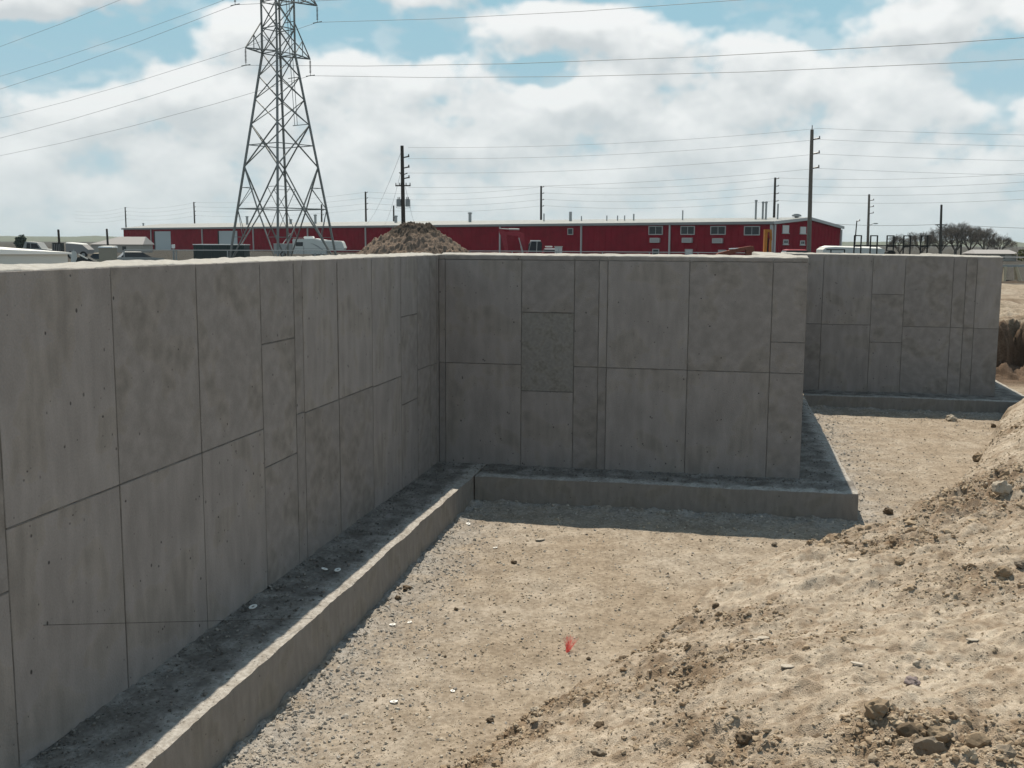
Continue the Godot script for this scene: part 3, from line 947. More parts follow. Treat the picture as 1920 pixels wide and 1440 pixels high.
func make_gravel() -> void:
	var shapes := []
	for k in 4:
		shapes.append(rock_mesh(900 + k * 31, 1, 0.95))
	var floor_pick := func() -> Array:
		while true:
			var z := -3.6 - 17.0 * pow(rng.randf(), 1.5)
			var row := row_at(z)
			var x := rng.randf_range(-2.74, minf(row.toe + 0.1, 0.32 * -z))
			if z < -11.3 and x < 1.3 or z < -18.8:
				continue
			var nf := near_footing(x, z)
			if rng.randf() > 0.16 + 0.7 * nf + 0.25 * n_low.get_noise_2d(x * 3.0, z * 3.0):
				continue
			var s := 0.0025 + 0.010 * pow(rng.randf(), 5.0) * (1.0 + 0.9 * nf) + 0.0003 * -z
			var c := pebble_color()
			if nf > 0.3:
				c = c.lerp(GREYSTONE * rng.randf_range(0.75, 1.25), 0.7)
			return [Vector3(x, ground(x, z, row) + s * 0.25, z), s, c]
		return []
	var slope_pick := func() -> Array:
		while true:
			var z := -3.2 - 14.0 * pow(rng.randf(), 1.8)
			var row := row_at(z)
			var x := rng.randf_range(row.toe - 0.05, 0.33 * -z + 0.2)
			if x < row.toe:
				continue
			var lo := loose_at(x, z)
			if rng.randf() > 0.20 + 0.55 * lo:
				continue
			var s := 0.0028 + 0.009 * pow(rng.randf(), 4.0) + lo * 0.016 * pow(rng.randf(), 3.0) + 0.0003 * -z
			var c := pebble_color().lerp(Color(0.35, 0.28, 0.20), 0.7)
			return [Vector3(x, ground(x, z, row) + s * 0.2, z), s, c]
		return []
	var clod_pick := func() -> Array:
		while true:
			var l: Array = LOOSE[rng.randi_range(0, LOOSE.size() - 1)]
			var w := rng.randf() * TAU
			var rr: float = l[2] * sqrt(rng.randf()) * 1.1
			var x: float = l[0] + cos(w) * rr
			var z: float = l[1] + sin(w) * rr
			var row := row_at(z)
			if x < row.toe + 0.02 or rng.randf() > l[3]:
				continue
			var s: float = 0.008 + 0.024 * pow(rng.randf(), 3.5) * (0.35 + 0.09 * minf(-z, 11.0))
			if z > -4.95:
				s *= 1.15
			elif z < -9.0:
				s *= 1.5
			var c := Color(0.36, 0.288, 0.208).lerp(Color(0.20, 0.145, 0.096), rng.randf())
			return [Vector3(x, ground(x, z, row) + s * 0.05, z), s, c]
		return []
	var ledge_pick := func() -> Array:
		# broken mortar and gravel on the footings, thickest at the foot of the walls
		var k := rng.randf()
		var out := pow(rng.randf(), 1.8) * 0.46
		var x := 0.0
		var z := 0.0
		if k < 0.6:
			z = rng.randf_range(-11.5, -3.5); x = FACE_X + 0.012 + out
		elif k < 0.85:
			x = rng.randf_range(-3.3, 1.2); z = FACE_Z + 0.012 + out
		else:
			z = rng.randf_range(-18.0, -11.9); x = 0.757 + out * 0.9
		var s := 0.003 + 0.012 * pow(rng.randf(), 4.0)
		return [Vector3(x, BASE + s * 0.3 + 0.004, z), s, GREYSTONE * rng.randf_range(0.25, 0.75)]
	for k in 4:
		scatter("gravel", [4200, 3600, 3200, 3200][k], shapes[k], floor_pick, "fine gravel and crumbs strewn over the pit floor")
		scatter("soil_crumbs", [4200, 4200, 3600, 3600][k], shapes[(k + 1) % 4], slope_pick, "small soil crumbs on the dirt slope at the right")
		scatter("soil_clods", 480, shapes[(k + 2) % 4], clod_pick, "loose soil clods broken out of the dirt slope")
		scatter("rubble", 1100, shapes[(k + 3) % 4], ledge_pick, "grey mortar rubble lying on the footing ledges")

func make_small_things() -> void:
	# white form tie washers
	var ring := MB.new()
	var nn := 14
	for i in nn:
		var a := TAU * i / nn
		var b := TAU * (i + 1) / nn
		ring.hexa([Vector3(cos(a) * 0.4, 0, sin(a) * 0.4), Vector3(cos(b) * 0.4, 0, sin(b) * 0.4), Vector3(cos(b), 0, sin(b)), Vector3(cos(a), 0, sin(a)),
			Vector3(cos(a) * 0.4, 0.14, sin(a) * 0.4), Vector3(cos(b) * 0.4, 0.14, sin(b) * 0.4), Vector3(cos(b), 0.14, sin(b)), Vector3(cos(a), 0.14, sin(a))])
	var rm := ring.mesh()
	for s in [[-2.52, -7.57, 0.026, "white ring washer on the pit floor beside the left footing"], [-2.41, -7.66, 0.019, "second white washer right of the ring by the left footing"], [-2.08, -6.26, 0.027, "white washer lying nearest on the pit floor"],
			[-1.76, -6.53, 0.016, "small pale washer in the middle of the near pit floor"], [-2.17, -9.62, 0.022, "white washer far back on the pit floor"], [-2.62, -10.35, 0.022, "white washer in the corner by the shadow edge"],
			[-3.11, -7.67, 0.026, "pale tie ring on the left footing, left of two"], [-3.0, -7.67, 0.026, "pale tie ring on the left footing, right of two"], [-3.27, -6.73, 0.03, "pale tie ring on the left footing close to the wall"]]:
		var o := obj("form_washer", rm, M.white)
		o.scale = Vector3.ONE * s[2]
		o.position = Vector3(s[0], (y_at(s[0], s[1]) if s[0] > -2.75 else BASE + 0.012) + 0.006, s[1])
		o.rotation = Vector3(rng.randf_range(-0.25, 0.25), 0, rng.randf_range(-0.25, 0.25))
		tag(o, s[3], "washer")
	# tuft of red marking whiskers pinned into the floor
	var tuft := MB.new()
	for i in 34:
		var w := rng.randf() * TAU
		var lean := rng.randf_range(0.15, 0.75)
		var top := Vector3(cos(w) * lean, 1.0, sin(w) * lean - 0.25).normalized() * rng.randf_range(0.07, 0.125) + Vector3(0.02, 0, -0.03)
		tuft.bar(Vector3(rng.randf_range(-0.008, 0.008), -0.01, rng.randf_range(-0.008, 0.008)), top, 0.0016, 0.0009, 4, false)
	var tu := obj("survey_whisker", tuft.mesh(), M.paint)
	tu.position = Vector3(-1.12, y_at(-1.12, -7.33), -7.33)
	tag(tu, "tuft of bright red survey whiskers standing in the pit floor", "survey marker")
	# taut dark string from the wall to the footing's edge
	var s1 := MB.new()
	s1.bar(Vector3(FACE_X + 0.004, 0.977, -4.576), Vector3(-2.78, 0.335, -6.62), 0.0014, 0.0014, 5)
	tag(obj("string_line", s1.mesh(), M.black), "thin dark string stretched from the left wall to its footing edge", "string")

# ------------------------------------------------------------------ long thin lines
func line(called: String, label: String, pts: Array, r: float, sag := 0.0, group := "") -> void:
	var b := MB.new()
	for k in pts.size() - 1:
		var a: Vector3 = pts[k]
		var e: Vector3 = pts[k + 1]
		var nseg := 14 if sag > 0.0 else 1
		var prev := a
		for i in range(1, nseg + 1):
			var q := i / float(nseg)
			var p := a.lerp(e, q) - Vector3(0, 4.0 * sag * q * (1.0 - q), 0)
			b.bar(prev, p, r, r, 4, false)
			prev = p
	tag(obj(called, b.mesh(), M.wire), label, "power line", group)

# ------------------------------------------------------------------ lattice tower
func make_tower() -> void:
	var at := Vector3(-41.4, YARD, -93.5)
	var t := thing("lattice_tower", "tall steel lattice transmission tower behind the left wall", "transmission tower", at, 0.0)
	# corner directions: left, near, right, far
	var fw := Vector3(at.x, 0, at.z).normalized()
	var rt := fw.cross(Vector3.UP)
	var c := cos(0.097)
	var s := sin(0.097)
	var dirs := [-rt * c + fw * s, -fw * c - rt * s, rt * c - fw * s, fw * c + rt * s]
	var half := func(h: float) -> float:
		return lerpf(5.0, 1.46, h / 19.1) if h < 19.1 else 1.46
	var P := func(k: int, h: float) -> Vector3:
		return dirs[k % 4] * half.call(h) + Vector3(0, h, 0)
	var top := 31.0
	for k in 4:
		member(t, "leg", P.call(k, -0.1), P.call(k, 19.1), 0.17, M.steel)
		member(t, "leg", P.call(k, 19.1), P.call(k, top), 0.14, M.steel)
		var p: Vector3 = P.call(k, 0)
		member(t, "concrete_foot", p + Vector3(0, -0.4, 0), p + Vector3(0, 0.12, 0), 0.7, M.offwhite)
	for k in 4:
		var a := k
		var b := k + 1
		# crossed bays, from the waist down and up
		var hs := [9.0, 12.8, 15.05, 17.1, 19.1, 21.3, 23.5, 25.7, 27.9, 30.1]
		for i in hs.size() - 1:
			var w := 0.095 if i == 0 else 0.07
			member(t, "brace", P.call(a, hs[i]), P.call(b, hs[i + 1]), w, M.steel)
			member(t, "brace", P.call(b, hs[i]), P.call(a, hs[i + 1]), w, M.steel)
		for h in [10.95, 19.1, 21.3, 23.6, 26.0]:
			member(t, "strut", P.call(a, h), P.call(b, h), 0.075, M.steel)
		# spread legs: diagonals to the middle of each face, and back to the feet
		var m: Vector3 = (P.call(a, 5.17) + P.call(b, 5.17)) / 2.0
		member(t, "strut", P.call(a, 5.17), P.call(b, 5.17), 0.09, M.steel)
		member(t, "brace", P.call(a, 9.0), m, 0.10, M.steel)
		member(t, "brace", P.call(b, 9.0), m, 0.10, M.steel)
		member(t, "brace", P.call(a, 0.0), m, 0.10, M.steel)
		member(t, "brace", P.call(b, 0.0), m, 0.10, M.steel)
		for q in [a, b]:
			var up: Vector3 = P.call(q, 9.0).lerp(m, 0.5)
			var dn: Vector3 = P.call(q, 0.0).lerp(m, 0.5)
			member(t, "sub_brace", P.call(q, 7.1), up, 0.045, M.steel)
			member(t, "sub_brace", P.call(q, 5.17), up, 0.045, M.steel)
			member(t, "sub_brace", P.call(q, 2.6), dn, 0.045, M.steel)
			member(t, "sub_brace", P.call(q, 5.17), dn, 0.045, M.steel)
	# peak
	for k in 4:
		member(t, "peak_bar", P.call(k, top), Vector3(0, top + 3.0, 0), 0.10, M.steel)
	# cross arms point between the corners
	var adir: Vector3 = (dirs[2] + dirs[3]).normalized()
	for arm in [[19.12, 3.7, 21.9], [24.1, 4.68, 27.0], [29.0, 3.9, 31.0]]:
		var h: float = arm[0]
		for sgn in [-1.0, 1.0]:
			var tip: Vector3 = adir * sgn * arm[1] + Vector3(0, h, 0)
			var pair := [2, 3] if sgn > 0 else [0, 1]
			for q in pair:
				member(t, "arm_chord", P.call(q, h), tip, 0.10, M.steel)
				member(t, "arm_tie", P.call(q, arm[2]), tip, 0.08, M.steel)
				var mid: Vector3 = P.call(q, h).lerp(tip, 0.5)
				var mid2: Vector3 = P.call(q, arm[2]).lerp(tip, 0.5)
				member(t, "arm_brace", mid, mid2, 0.06, M.steel)
				member(t, "arm_brace", P.call(q, h), mid2, 0.06, M.steel)
			var m1: Vector3 = P.call(pair[0], h).lerp(tip, 0.5)
			var m2: Vector3 = P.call(pair[1], h).lerp(tip, 0.5)
			member(t, "arm_brace", m1, m2, 0.06, M.steel)
			var ins := MB.new()
			ins.bar(tip, tip + Vector3(0, -1.5, 0), 0.025, 0.025, 6)
			for i in 10:
				var y := -0.2 - 0.115 * i
				ins.lathe(tip + Vector3(0, y, 0), [Vector2(0.02, 0.05), Vector2(0.115, 0.0), Vector2(0.02, -0.03)], 8)
			obj("insulator", ins.mesh(), M.insulator, t)
			var cl := MB.new()
			cl.bar(tip + Vector3(0, -1.5, 0) + adir.cross(Vector3.UP) * -0.6, tip + Vector3(0, -1.5, 0) + adir.cross(Vector3.UP) * 0.6, 0.04, 0.04, 6)
			obj("clamp", cl.mesh(), M.steel, t)
	# cable run on the far face
	var fa: Vector3 = P.call(2, 12.9).lerp(P.call(3, 12.9), 0.5)
	var fb: Vector3 = P.call(2, 26.0).lerp(P.call(3, 26.0), 0.5)
	for o in [-0.12, 0.12]:
		var cb := MB.new()
		cb.bar(fa + rt * o, fb + rt * o, 0.03, 0.03, 5)
		obj("riser_cable", cb.mesh(), M.wire, t)
	for h in [12.9, 17.1, 22.0, 24.4]:
		member(t, "cable_bracket", P.call(2, h), P.call(2, h).lerp(P.call(3, h), 0.62), 0.06, M.steel)
	tidy(t)
	# conductors: away to the lower left, and overhead to the right
	var away: Vector3 = adir.cross(Vector3.UP).normalized()
	if away.x > 0.0:
		away = -away
	var tips := []
	for arm in [[19.12, 3.7], [24.1, 4.68], [29.0, 3.9]]:
		for sgn in [-1.0, 1.0]:
			tips.append(at + adir * sgn * arm[1] + Vector3(0, arm[0] - 1.5, 0))
	var names := ["near conductor of the lower arm", "far conductor of the lower arm", "near conductor of the middle arm", "far conductor of the middle arm", "near conductor of the top arm", "far conductor of the top arm"]
	for i in 6:
		line("power_line", names[i] + ", running from the lattice tower down to the left", [tips[i], tips[i] + away * 210.0 + Vector3(0, 0.5, 0)], 0.017, 5.8, "tower conductors")
		line("power_line", names[i] + ", running from the lattice tower to the right", [tips[i], tips[i] - away * 210.0 + Vector3(0, 0.5, 0)], 0.017, 5.8, "tower conductors")
	line("power_line", "ground wire from the peak of the lattice tower", [at + Vector3(0, 34, 0) + away * 210.0, at + Vector3(0, 34, 0), at + Vector3(0, 34, 0) - away * 210.0], 0.016, 5.0)

# ------------------------------------------------------------------ wooden poles
func pole(label: String, base: Vector3, top: Vector3, r: float, m: Material, pegs: Array, side: Vector3) -> Node3D:
	var p := thing("utility_pole", label, "utility pole", base)
	var b := MB.new()
	b.bar(Vector3(0, -0.5, 0), top - base, r, r * 0.68, 10)
	obj("shaft", b.mesh(), m, p)
	for h in pegs:
		var o := MB.new()
		var c: Vector3 = (top - base) * ((top.y - base.y - h) / (top.y - base.y))
		o.bar(c, c + side * 0.75 + Vector3(0, 0.12, 0), 0.05, 0.07, 6)
		o.bar(c + side * 0.75 + Vector3(0, 0.05, 0), c + side * 0.75 + Vector3(0, 0.32, 0), 0.08, 0.05, 6)
		obj("line_insulator", o.mesh(), M.insulator, p)
	return p

func make_poles() -> void:
	# a row of tall poles behind the building
	var row := [[-279.0, -414.0], [-225.8, -367.5], [-172.8, -321.4], [-91.95, -258.6], [-43.2, -237.2], [6.6, -211.9], [56.5, -186.0]]
	var names := ["", "far left utility pole standing behind the left end of the red building", "utility pole behind the red building left of the tower", "utility pole behind the red building between tower and transformer pole", "utility pole behind the middle of the red building, with a bulge at its foot", "dark utility pole behind the right end of the red building", ""]
	var runs := [[], [], [], []]
	for i in row.size():
		var base := Vector3(row[i][0], YARD, row[i][1])
		var top := base + Vector3(-0.1, 14.7, 0)
		if names[i]:
			pole(names[i], base, top, 0.30, M.pole, [0.3, 1.7, 3.1, 4.5], Vector3(0.88, 0, 0.45))
		for k in 4:
			runs[k].append(top + Vector3(0.7, -0.1 - 1.4 * k, 0.3))
	for k in 4:
		line("power_line", ["topmost", "second", "third", "lowest"][k] + " of four wires strung along the pole row behind the building", runs[k], 0.022, 1.0)
	pole("short pole seen through the legs of the tower behind the building", Vector3(-113.6, YARD, -282.7), Vector3(-113.5, 13.2, -282.7), 0.30, M.pole, [0.6, 1.8, 3.0], Vector3(0.9, 0, 0.3))
	pole("short thin pole beside the transformer pole, behind the roof", Vector3(-81.4, YARD, -248.6), Vector3(-81.4, 11.6, -248.6), 0.26, M.pole, [], Vector3.RIGHT)
	# the transformer pole by the soil heap
	var p := pole("dark utility pole with two transformers rising behind the soil heap", Vector3(-30.4, YARD, -95.8), Vector3(-30.5, 11.68, -95.78), 0.22, M.pole, [1.1, 2.05, 3.0], Vector3(0.85, 0, 0.1))
	var a := MB.new()
	a.box(Vector3(0, 7.35, 0.15), Vector3(1.45, 0.11, 0.10))
	for x in [-0.68, -0.35, -0.2, 0.3, 0.68]:
		a.bar(Vector3(x, 7.4, 0.15), Vector3(x, 7.62, 0.15), 0.05, 0.035, 6)
	obj("cross_arm", a.mesh(), M.pole, p)
	a = MB.new()
	a.bar(Vector3(-0.05, 8.35, 0), Vector3(-0.38, 8.55, 0.1), 0.04, 0.05, 6)
	a.bar(Vector3(0.0, 8.35, 0), Vector3(0.42, 8.5, 0.1), 0.04, 0.05, 6)
	obj("cutout_bracket", a.mesh(), M.insulator, p)
	for s in [-1.0, 1.0]:
		var tr := MB.new()
		tr.lathe(Vector3(0.42 * s, 5.45, 0.1), [Vector2(0.001, 0), Vector2(0.19, 0.0), Vector2(0.21, 0.05), Vector2(0.21, 0.62), Vector2(0.19, 0.68), Vector2(0.001, 0.7)], 14)
		var can := obj("transformer", tr.mesh(), M.grey, p)
		tr = MB.new()
		for x in [-0.08, 0.08]:
			tr.lathe(Vector3(0.42 * s + x, 6.14, 0.1), [Vector2(0.035, 0), Vector2(0.05, 0.08), Vector2(0.03, 0.1), Vector2(0.04, 0.18), Vector2(0.001, 0.2)], 8)
		obj("bushing", tr.mesh(), M.insulator, can)
		tr = MB.new()
		tr.bar(Vector3(0.66 * s, 6.1, 0.1), Vector3(0.68 * s, 5.35, 0.1), 0.015, 0.015, 5)
		tr.bar(Vector3(0.68 * s, 5.35, 0.1), Vector3(0.1 * s, 5.3, 0.1), 0.015, 0.015, 5)
		obj("lead_wire", tr.mesh(), M.wire, can)
	var q := pole("tall pale brown utility pole in front of the red gable", Vector3(6.48, YARD, -103.5), Vector3(6.3, 13.3, -103.5), 0.23, M.pole_pale, [0.9, 2.2, 3.5], Vector3(0.9, 0, 0.1))
	var cap := MB.new()
	cap.bar(Vector3(-0.18, 12.5, 0), Vector3(-0.18, 13.0, 0), 0.05, 0.04, 6)
	obj("top_pin", cap.mesh(), M.insulator, q)
	for k in 4:
		var h := [13.4, 12.4, 11.1, 9.8][k] as float
		line("power_line", ["topmost", "second", "third", "lowest"][k] + " faint wire from the transformer pole past the pale pole", [Vector3(-29.9, h - 1.9, -95.7), Vector3(6.9, h, -103.4), Vector3(60.0, h - 0.3, -113.0)], 0.011, 0.5)
	for k in 4:
		line("power_line", ["leftmost", "second", "third", "rightmost"][k] + " of four slack wires falling away behind the transformer pole", [Vector3(-30.6 + 0.12 * k, 11.2 - 1.1 * k, -95.9), Vector3(-88.0 + 5.0 * k, 6.5, -243.0)], 0.014, 2.0)
	p = pole("thin grey street pole with a lamp right of the red gable", Vector3(20.1, YARD, -177.9), Vector3(19.9, 10.7, -177.9), 0.24, M.pole_pale, [1.0, 2.0, 3.0], Vector3(0.9, 0, 0.1))
	var lm := MB.new()
	lm.bar(Vector3(0, 5.2, 0), Vector3(0.75, 5.45, 0), 0.05, 0.05, 6)
	lm.soft_box(Vector3(1.0, 5.45, 0), Vector3(0.6, 0.16, 0.3), 0.05)
	obj("lamp_head", lm.mesh(), M.grey, p)
	p = pole("pole with a braced cross arm in front of the bare trees", Vector3(31.3, YARD, -180.2), Vector3(31.1, 9.15, -180.2), 0.24, M.pole, [], Vector3.RIGHT)
	a = MB.new()
	a.box(Vector3(-0.1, 5.3, 0.2), Vector3(1.8, 0.14, 0.12))
	a.bar(Vector3(-0.8, 5.3, 0.2), Vector3(-0.1, 4.6, 0.2), 0.05, 0.05, 5)
	a.bar(Vector3(0.6, 5.3, 0.2), Vector3(-0.1, 4.6, 0.2), 0.05, 0.05, 5)
	obj("cross_arm", a.mesh(), M.pole, p)
	pole("slim leaning pole just right of the red gable", Vector3(15.8, YARD, -156.6), Vector3(16.05, 6.15, -156.6), 0.11, M.pole, [0.1], Vector3(0.5, 0, 0))
	line("power_line", "single wire from the red gable to the pole before the bare trees", [Vector3(13.6, 6.1, -176.0), Vector3(31.0, 6.1, -180.0), Vector3(64.0, 5.4, -190.0)], 0.03, 0.25)
	# two short posts in the yard at the left
	p = thing("yard_post", "short dark post rising from a dark machine box at the far left", "post", Vector3(-68.0, YARD, -98.3))
	a = MB.new()
	a.bar(Vector3.ZERO, Vector3(-0.08, 3.3, 0), 0.13, 0.11, 8)
	obj("shaft", a.mesh(), M.pole, p)
	again(p, "yard_post", "short dark post left of the red building's end", Vector3(-68.8, YARD + 0.2, -108.2))

# ------------------------------------------------------------------ the red building
func make_building() -> void:
	# local x runs back along the front eave from the near corner, z points to the yard
	var g := thing("red_building", "very long low red metal warehouse with a pale grey roof", "building", Vector3(4.93, YARD, -164.5), 0.0)
	g.transform.basis = Basis(Vector3(-0.86677793, 0, -0.49869431), Vector3.UP, Vector3(-0.49869431, 0, 0.86677793))
	var L := 190.7
	var W := 23.2
	var eave := 5.36
	var back_eave := 4.95
	var peak := 6.2
	var b := MB.new()
	# body: gable outline, pushed along the length
	for x in [0.0, L]:
		var k := (peak - 0.04 if x == 0.0 else peak + 0.45)
		var o := -1.0 if x == 0.0 else 1.0
		b.tri_to(Vector3(x, 0, 0), Vector3(x, 0, -W), Vector3(x, back_eave, -W), Vector3(o, 0, 0))
		b.tri_to(Vector3(x, 0, 0), Vector3(x, back_eave, -W), Vector3(x, k, -W / 2), Vector3(o, 0, 0))
		b.tri_to(Vector3(x, 0, 0), Vector3(x, k, -W / 2), Vector3(x, eave, 0), Vector3(o, 0, 0))
	b.quad_to(Vector3(0, 0, 0), Vector3(L, 0, 0), Vector3(L, eave, 0), Vector3(0, eave, 0), Vector3(0, 0, 1))
	b.quad_to(Vector3(0, 0, -W), Vector3(L, 0, -W), Vector3(L, back_eave, -W), Vector3(0, back_eave, -W), Vector3(0, 0, -1))
	obj("wall", b.mesh(), M.siding, g)
	var ribs := MB.new()
	for i in int(L / 1.2):
		ribs.box(Vector3(0.9 + 1.2 * i, eave / 2, 0.012), Vector3(0.10, eave - 0.02, 0.03))
	for i in int(W / 1.2):
		ribs.box(Vector3(-0.012, 2.45, -0.6 - 1.2 * i), Vector3(0.03, 4.9, 0.10))
	obj("siding_ribs", ribs.mesh(), M.siding, g).set_meta("kind", "stuff")
	b = MB.new()
	var o2 := 0.35
	for q in [[0.3, eave, back_eave]]:
		b.hexa([Vector3(-o2, eave, o2), Vector3(L + o2, eave, o2), Vector3(L + o2, peak + 0.5, -W / 2), Vector3(-o2, peak, -W / 2), Vector3(-o2, eave + 0.16, o2), Vector3(L + o2, eave + 0.16, o2), Vector3(L + o2, peak + 0.66, -W / 2), Vector3(-o2, peak + 0.16, -W / 2)])
		b.hexa([Vector3(-o2, peak, -W / 2), Vector3(L + o2, peak + 0.5, -W / 2), Vector3(L + o2, back_eave, -W - o2), Vector3(-o2, back_eave, -W - o2), Vector3(-o2, peak + 0.16, -W / 2), Vector3(L + o2, peak + 0.66, -W / 2), Vector3(L + o2, back_eave + 0.16, -W - o2), Vector3(-o2, back_eave + 0.16, -W - o2)])
	var roof := obj("roof", b.mesh(), M.roof, g)
	b = MB.new()
	b.box(Vector3(L / 2, eave - 0.08, o2 - 0.02), Vector3(L + 0.8, 0.34, 0.12))
	obj("gutter", b.mesh(), M.fascia, roof)
	for s in [[0.0, -W / 2, eave, peak], [-W / 2, -W, peak, back_eave]]:
		var z0: float = s[0] + (o2 if s[0] == 0.0 else 0.0)
		var z1: float = s[1] - (o2 if s[1] == -W else 0.0)
		b = MB.new()
		b.hexa([Vector3(-o2 - 0.06, s[2] - 0.28, z0), Vector3(-o2 + 0.05, s[2] - 0.28, z0), Vector3(-o2 + 0.05, s[3] - 0.28, z1), Vector3(-o2 - 0.06, s[3] - 0.28, z1), Vector3(-o2 - 0.06, s[2] + 0.17, z0), Vector3(-o2 + 0.05, s[2] + 0.17, z0), Vector3(-o2 + 0.05, s[3] + 0.17, z1), Vector3(-o2 - 0.06, s[3] + 0.17, z1)])
		obj("gable_trim", b.mesh(), M.trim, roof)
	for x in [176.5, 152.7, 131.5, 111.3, 92.1, 73.2, 54.7, 35.9, 18.0]:
		b = MB.new()
		b.box(Vector3(x, (eave - 0.25) / 2, 0.14), Vector3(0.26, eave - 0.25, 0.2))
		obj("downspout", b.mesh(), M.trim, g)
	for q in [Vector3(0.12, eave / 2 - 0.15, 0.06), Vector3(-0.06, eave / 2 - 0.15, -0.5), Vector3(-0.06, 2.3, -W + 0.14)]:
		b = MB.new()
		b.box(q, Vector3(0.36, eave - 0.3 if q.z > -2 else 4.6, 0.36))
		obj("corner_post", b.mesh(), M.trim, g)
	# front windows, room air conditioners below them, low windows and a door
	var frame := func(x0: float, x1: float, y0: float, y1: float, pane: Material, called: String) -> void:
		var m := MB.new()
		var w := x1 - x0
		var h := y1 - y0
		for e in [[Vector3(w / 2, 0.05, 0), Vector3(w, 0.12, 0.12)], [Vector3(w / 2, h - 0.05, 0), Vector3(w, 0.12, 0.12)], [Vector3(0.06, h / 2, 0), Vector3(0.12, h - 0.22, 0.12)], [Vector3(w - 0.06, h / 2, 0), Vector3(0.12, h - 0.22, 0.12)]]:
			m.box(e[0], e[1])
		var fr := obj(called, m.mesh(), M.trim, g)
		fr.position = Vector3(x0, y0, 0.08)
		m = MB.new()
		m.box(Vector3(w / 2, h / 2, -0.03), Vector3(w - 0.2, h - 0.2, 0.04))
		obj("pane", m.mesh(), pane, fr)
		if w > 2.0:
			m = MB.new()
			m.box(Vector3(w * 0.5, h / 2, 0.0), Vector3(0.07, h - 0.2, 0.07))
			obj("mullion", m.mesh(), M.trim, fr)
	for q in [[37.72, 38.92, 3.6, 4.7], [19.37, 22.09, 3.58, 4.96], [13.39, 15.99, 3.58, 4.92], [7.86, 10.55, 3.57, 4.88], [2.04, 4.69, 3.48, 4.84]]:
		frame.call(q[0], q[1], q[2], q[3], M.glass, "window")
	for q in [[19.85, 21.62, 2.31], [13.74, 15.53, 2.33], [8.28, 10.01, 2.27]]:
		b = MB.new()
		b.soft_box(Vector3((q[0] + q[1]) / 2, q[2] + 0.38, 0.22), Vector3(q[1] - q[0], 0.76, 0.42), 0.04)
		var ac := obj("air_conditioner", b.mesh(), M.trim, g)
		b = MB.new()
		for i in 5:
			b.box(Vector3((q[0] + q[1]) / 2, q[2] + 0.16 + 0.11 * i, 0.44), Vector3(q[1] - q[0] - 0.3, 0.04, 0.02))
		obj("grille", b.mesh(), M.fascia, ac)
	frame.call(19.99, 21.26, 0.1, 1.3, M.glass, "window")
	frame.call(13.67, 15.08, 0.2, 1.32, M.blind, "window")
	frame.call(7.65, 9.09, 0.3, 1.25, M.blind, "window")
	for q in [[167.15, 174.57], [137.99, 145.5]]:
		b = MB.new()
		var w: float = q[1] - q[0]
		b.box(Vector3((q[0] + q[1]) / 2, 2.3, 0.06), Vector3(w, 4.6, 0.06))
		var dr := obj("roller_door", b.mesh(), M.door, g)
		for i in 9:
			b = MB.new()
			b.box(Vector3((q[0] + q[1]) / 2, 0.3 + 0.5 * i, 0.10), Vector3(w, 0.04, 0.03))
			obj("slat_joint", b.mesh(), M.trim, dr)
		b = MB.new()
		b.box(Vector3(q[1] + 0.3, 2.3, 0.08), Vector3(0.5, 4.6, 0.1))
		obj("door_jamb", b.mesh(), M.black, dr)
	# gable windows: pale above, barred below
	for q in [[3.0, 4.96, 3.85, 5.0, 0], [8.69, 10.56, 3.82, 4.86, 0], [3.34, 4.92, 2.16, 2.87, 1], [8.87, 10.35, 2.1, 2.74, 1]]:
		var m := MB.new()
		m.box(Vector3(-0.06, (q[2] + q[3]) / 2, -(q[0] + q[1]) / 2), Vector3(0.1, q[3] - q[2], q[1] - q[0]))
		var wn := obj("gable_window", m.mesh(), M.blind if q[4] == 0 else M.trim, g)
		m = MB.new()
		m.box(Vector3(-0.10, q[2] - 0.06, -(q[0] + q[1]) / 2), Vector3(0.16, 0.12, q[1] - q[0] + 0.3))
		obj("sill", m.mesh(), M.trim, wn)
		if q[4] == 1:
			for i in 2:
				m = MB.new()
				m.box(Vector3(-0.115, (q[2] + q[3]) / 2, -lerpf(q[0], q[1], 0.3 + 0.4 * i)), Vector3(0.03, (q[3] - q[2]) * 0.6, 0.45))
				obj("pane", m.mesh(), M.glass, wn)
	# stacks and vents on the roof: along, top height, radius
	for q in [[191.0, 7.54, 0.2], [142.7, 8.8, 0.28], [116.4, 8.83, 0.28], [125.5, 7.9, 0.3], [89.6, 8.26, 0.3], [68.2, 8.6, 0.3], [43.2, 8.43, 0.26], [49.4, 8.2, 0.12], [40.7, 7.64, 0.10], [35.1, 7.66, 0.10], [32.8, 7.63, 0.10], [31.3, 7.61, 0.10], [29.4, 7.86, 0.13], [19.6, 8.3, 0.11], [6.2, 9.59, 0.16], [4.99, 9.32, 0.16], [4.44, 9.31, 0.16], [2.43, 9.02, 0.13]]:
		var m := MB.new()
		var h: float = q[1] - YARD
		m.bar(Vector3(q[0], 5.5, -6.0), Vector3(q[0], h, -6.0), q[2], q[2], 8)
		if q[2] > 0.15 and q[2] != 0.26:
			m.lathe(Vector3(q[0], h, -6.0), [Vector2(q[2], -0.2), Vector2(q[2] * 1.5, -0.1), Vector2(q[2] * 1.4, 0.05), Vector2(0.01, 0.12)], 8)
		obj("vent_stack", m.mesh(), M.grey, roof)
	var tv := MB.new()
	tv.bar(Vector3(1.4, 5.9, -10.2), Vector3(1.4, 6.45, -10.2), 0.3, 0.3, 10)
	tv.lathe(Vector3(1.4, 6.4, -10.2), [Vector2(0.3, 0), Vector2(0.75, 0.1), Vector2(0.7, 0.3), Vector2(0.3, 0.45), Vector2(0.01, 0.48)], 12)
	obj("roof_ventilator", tv.mesh(), M.grey, roof)

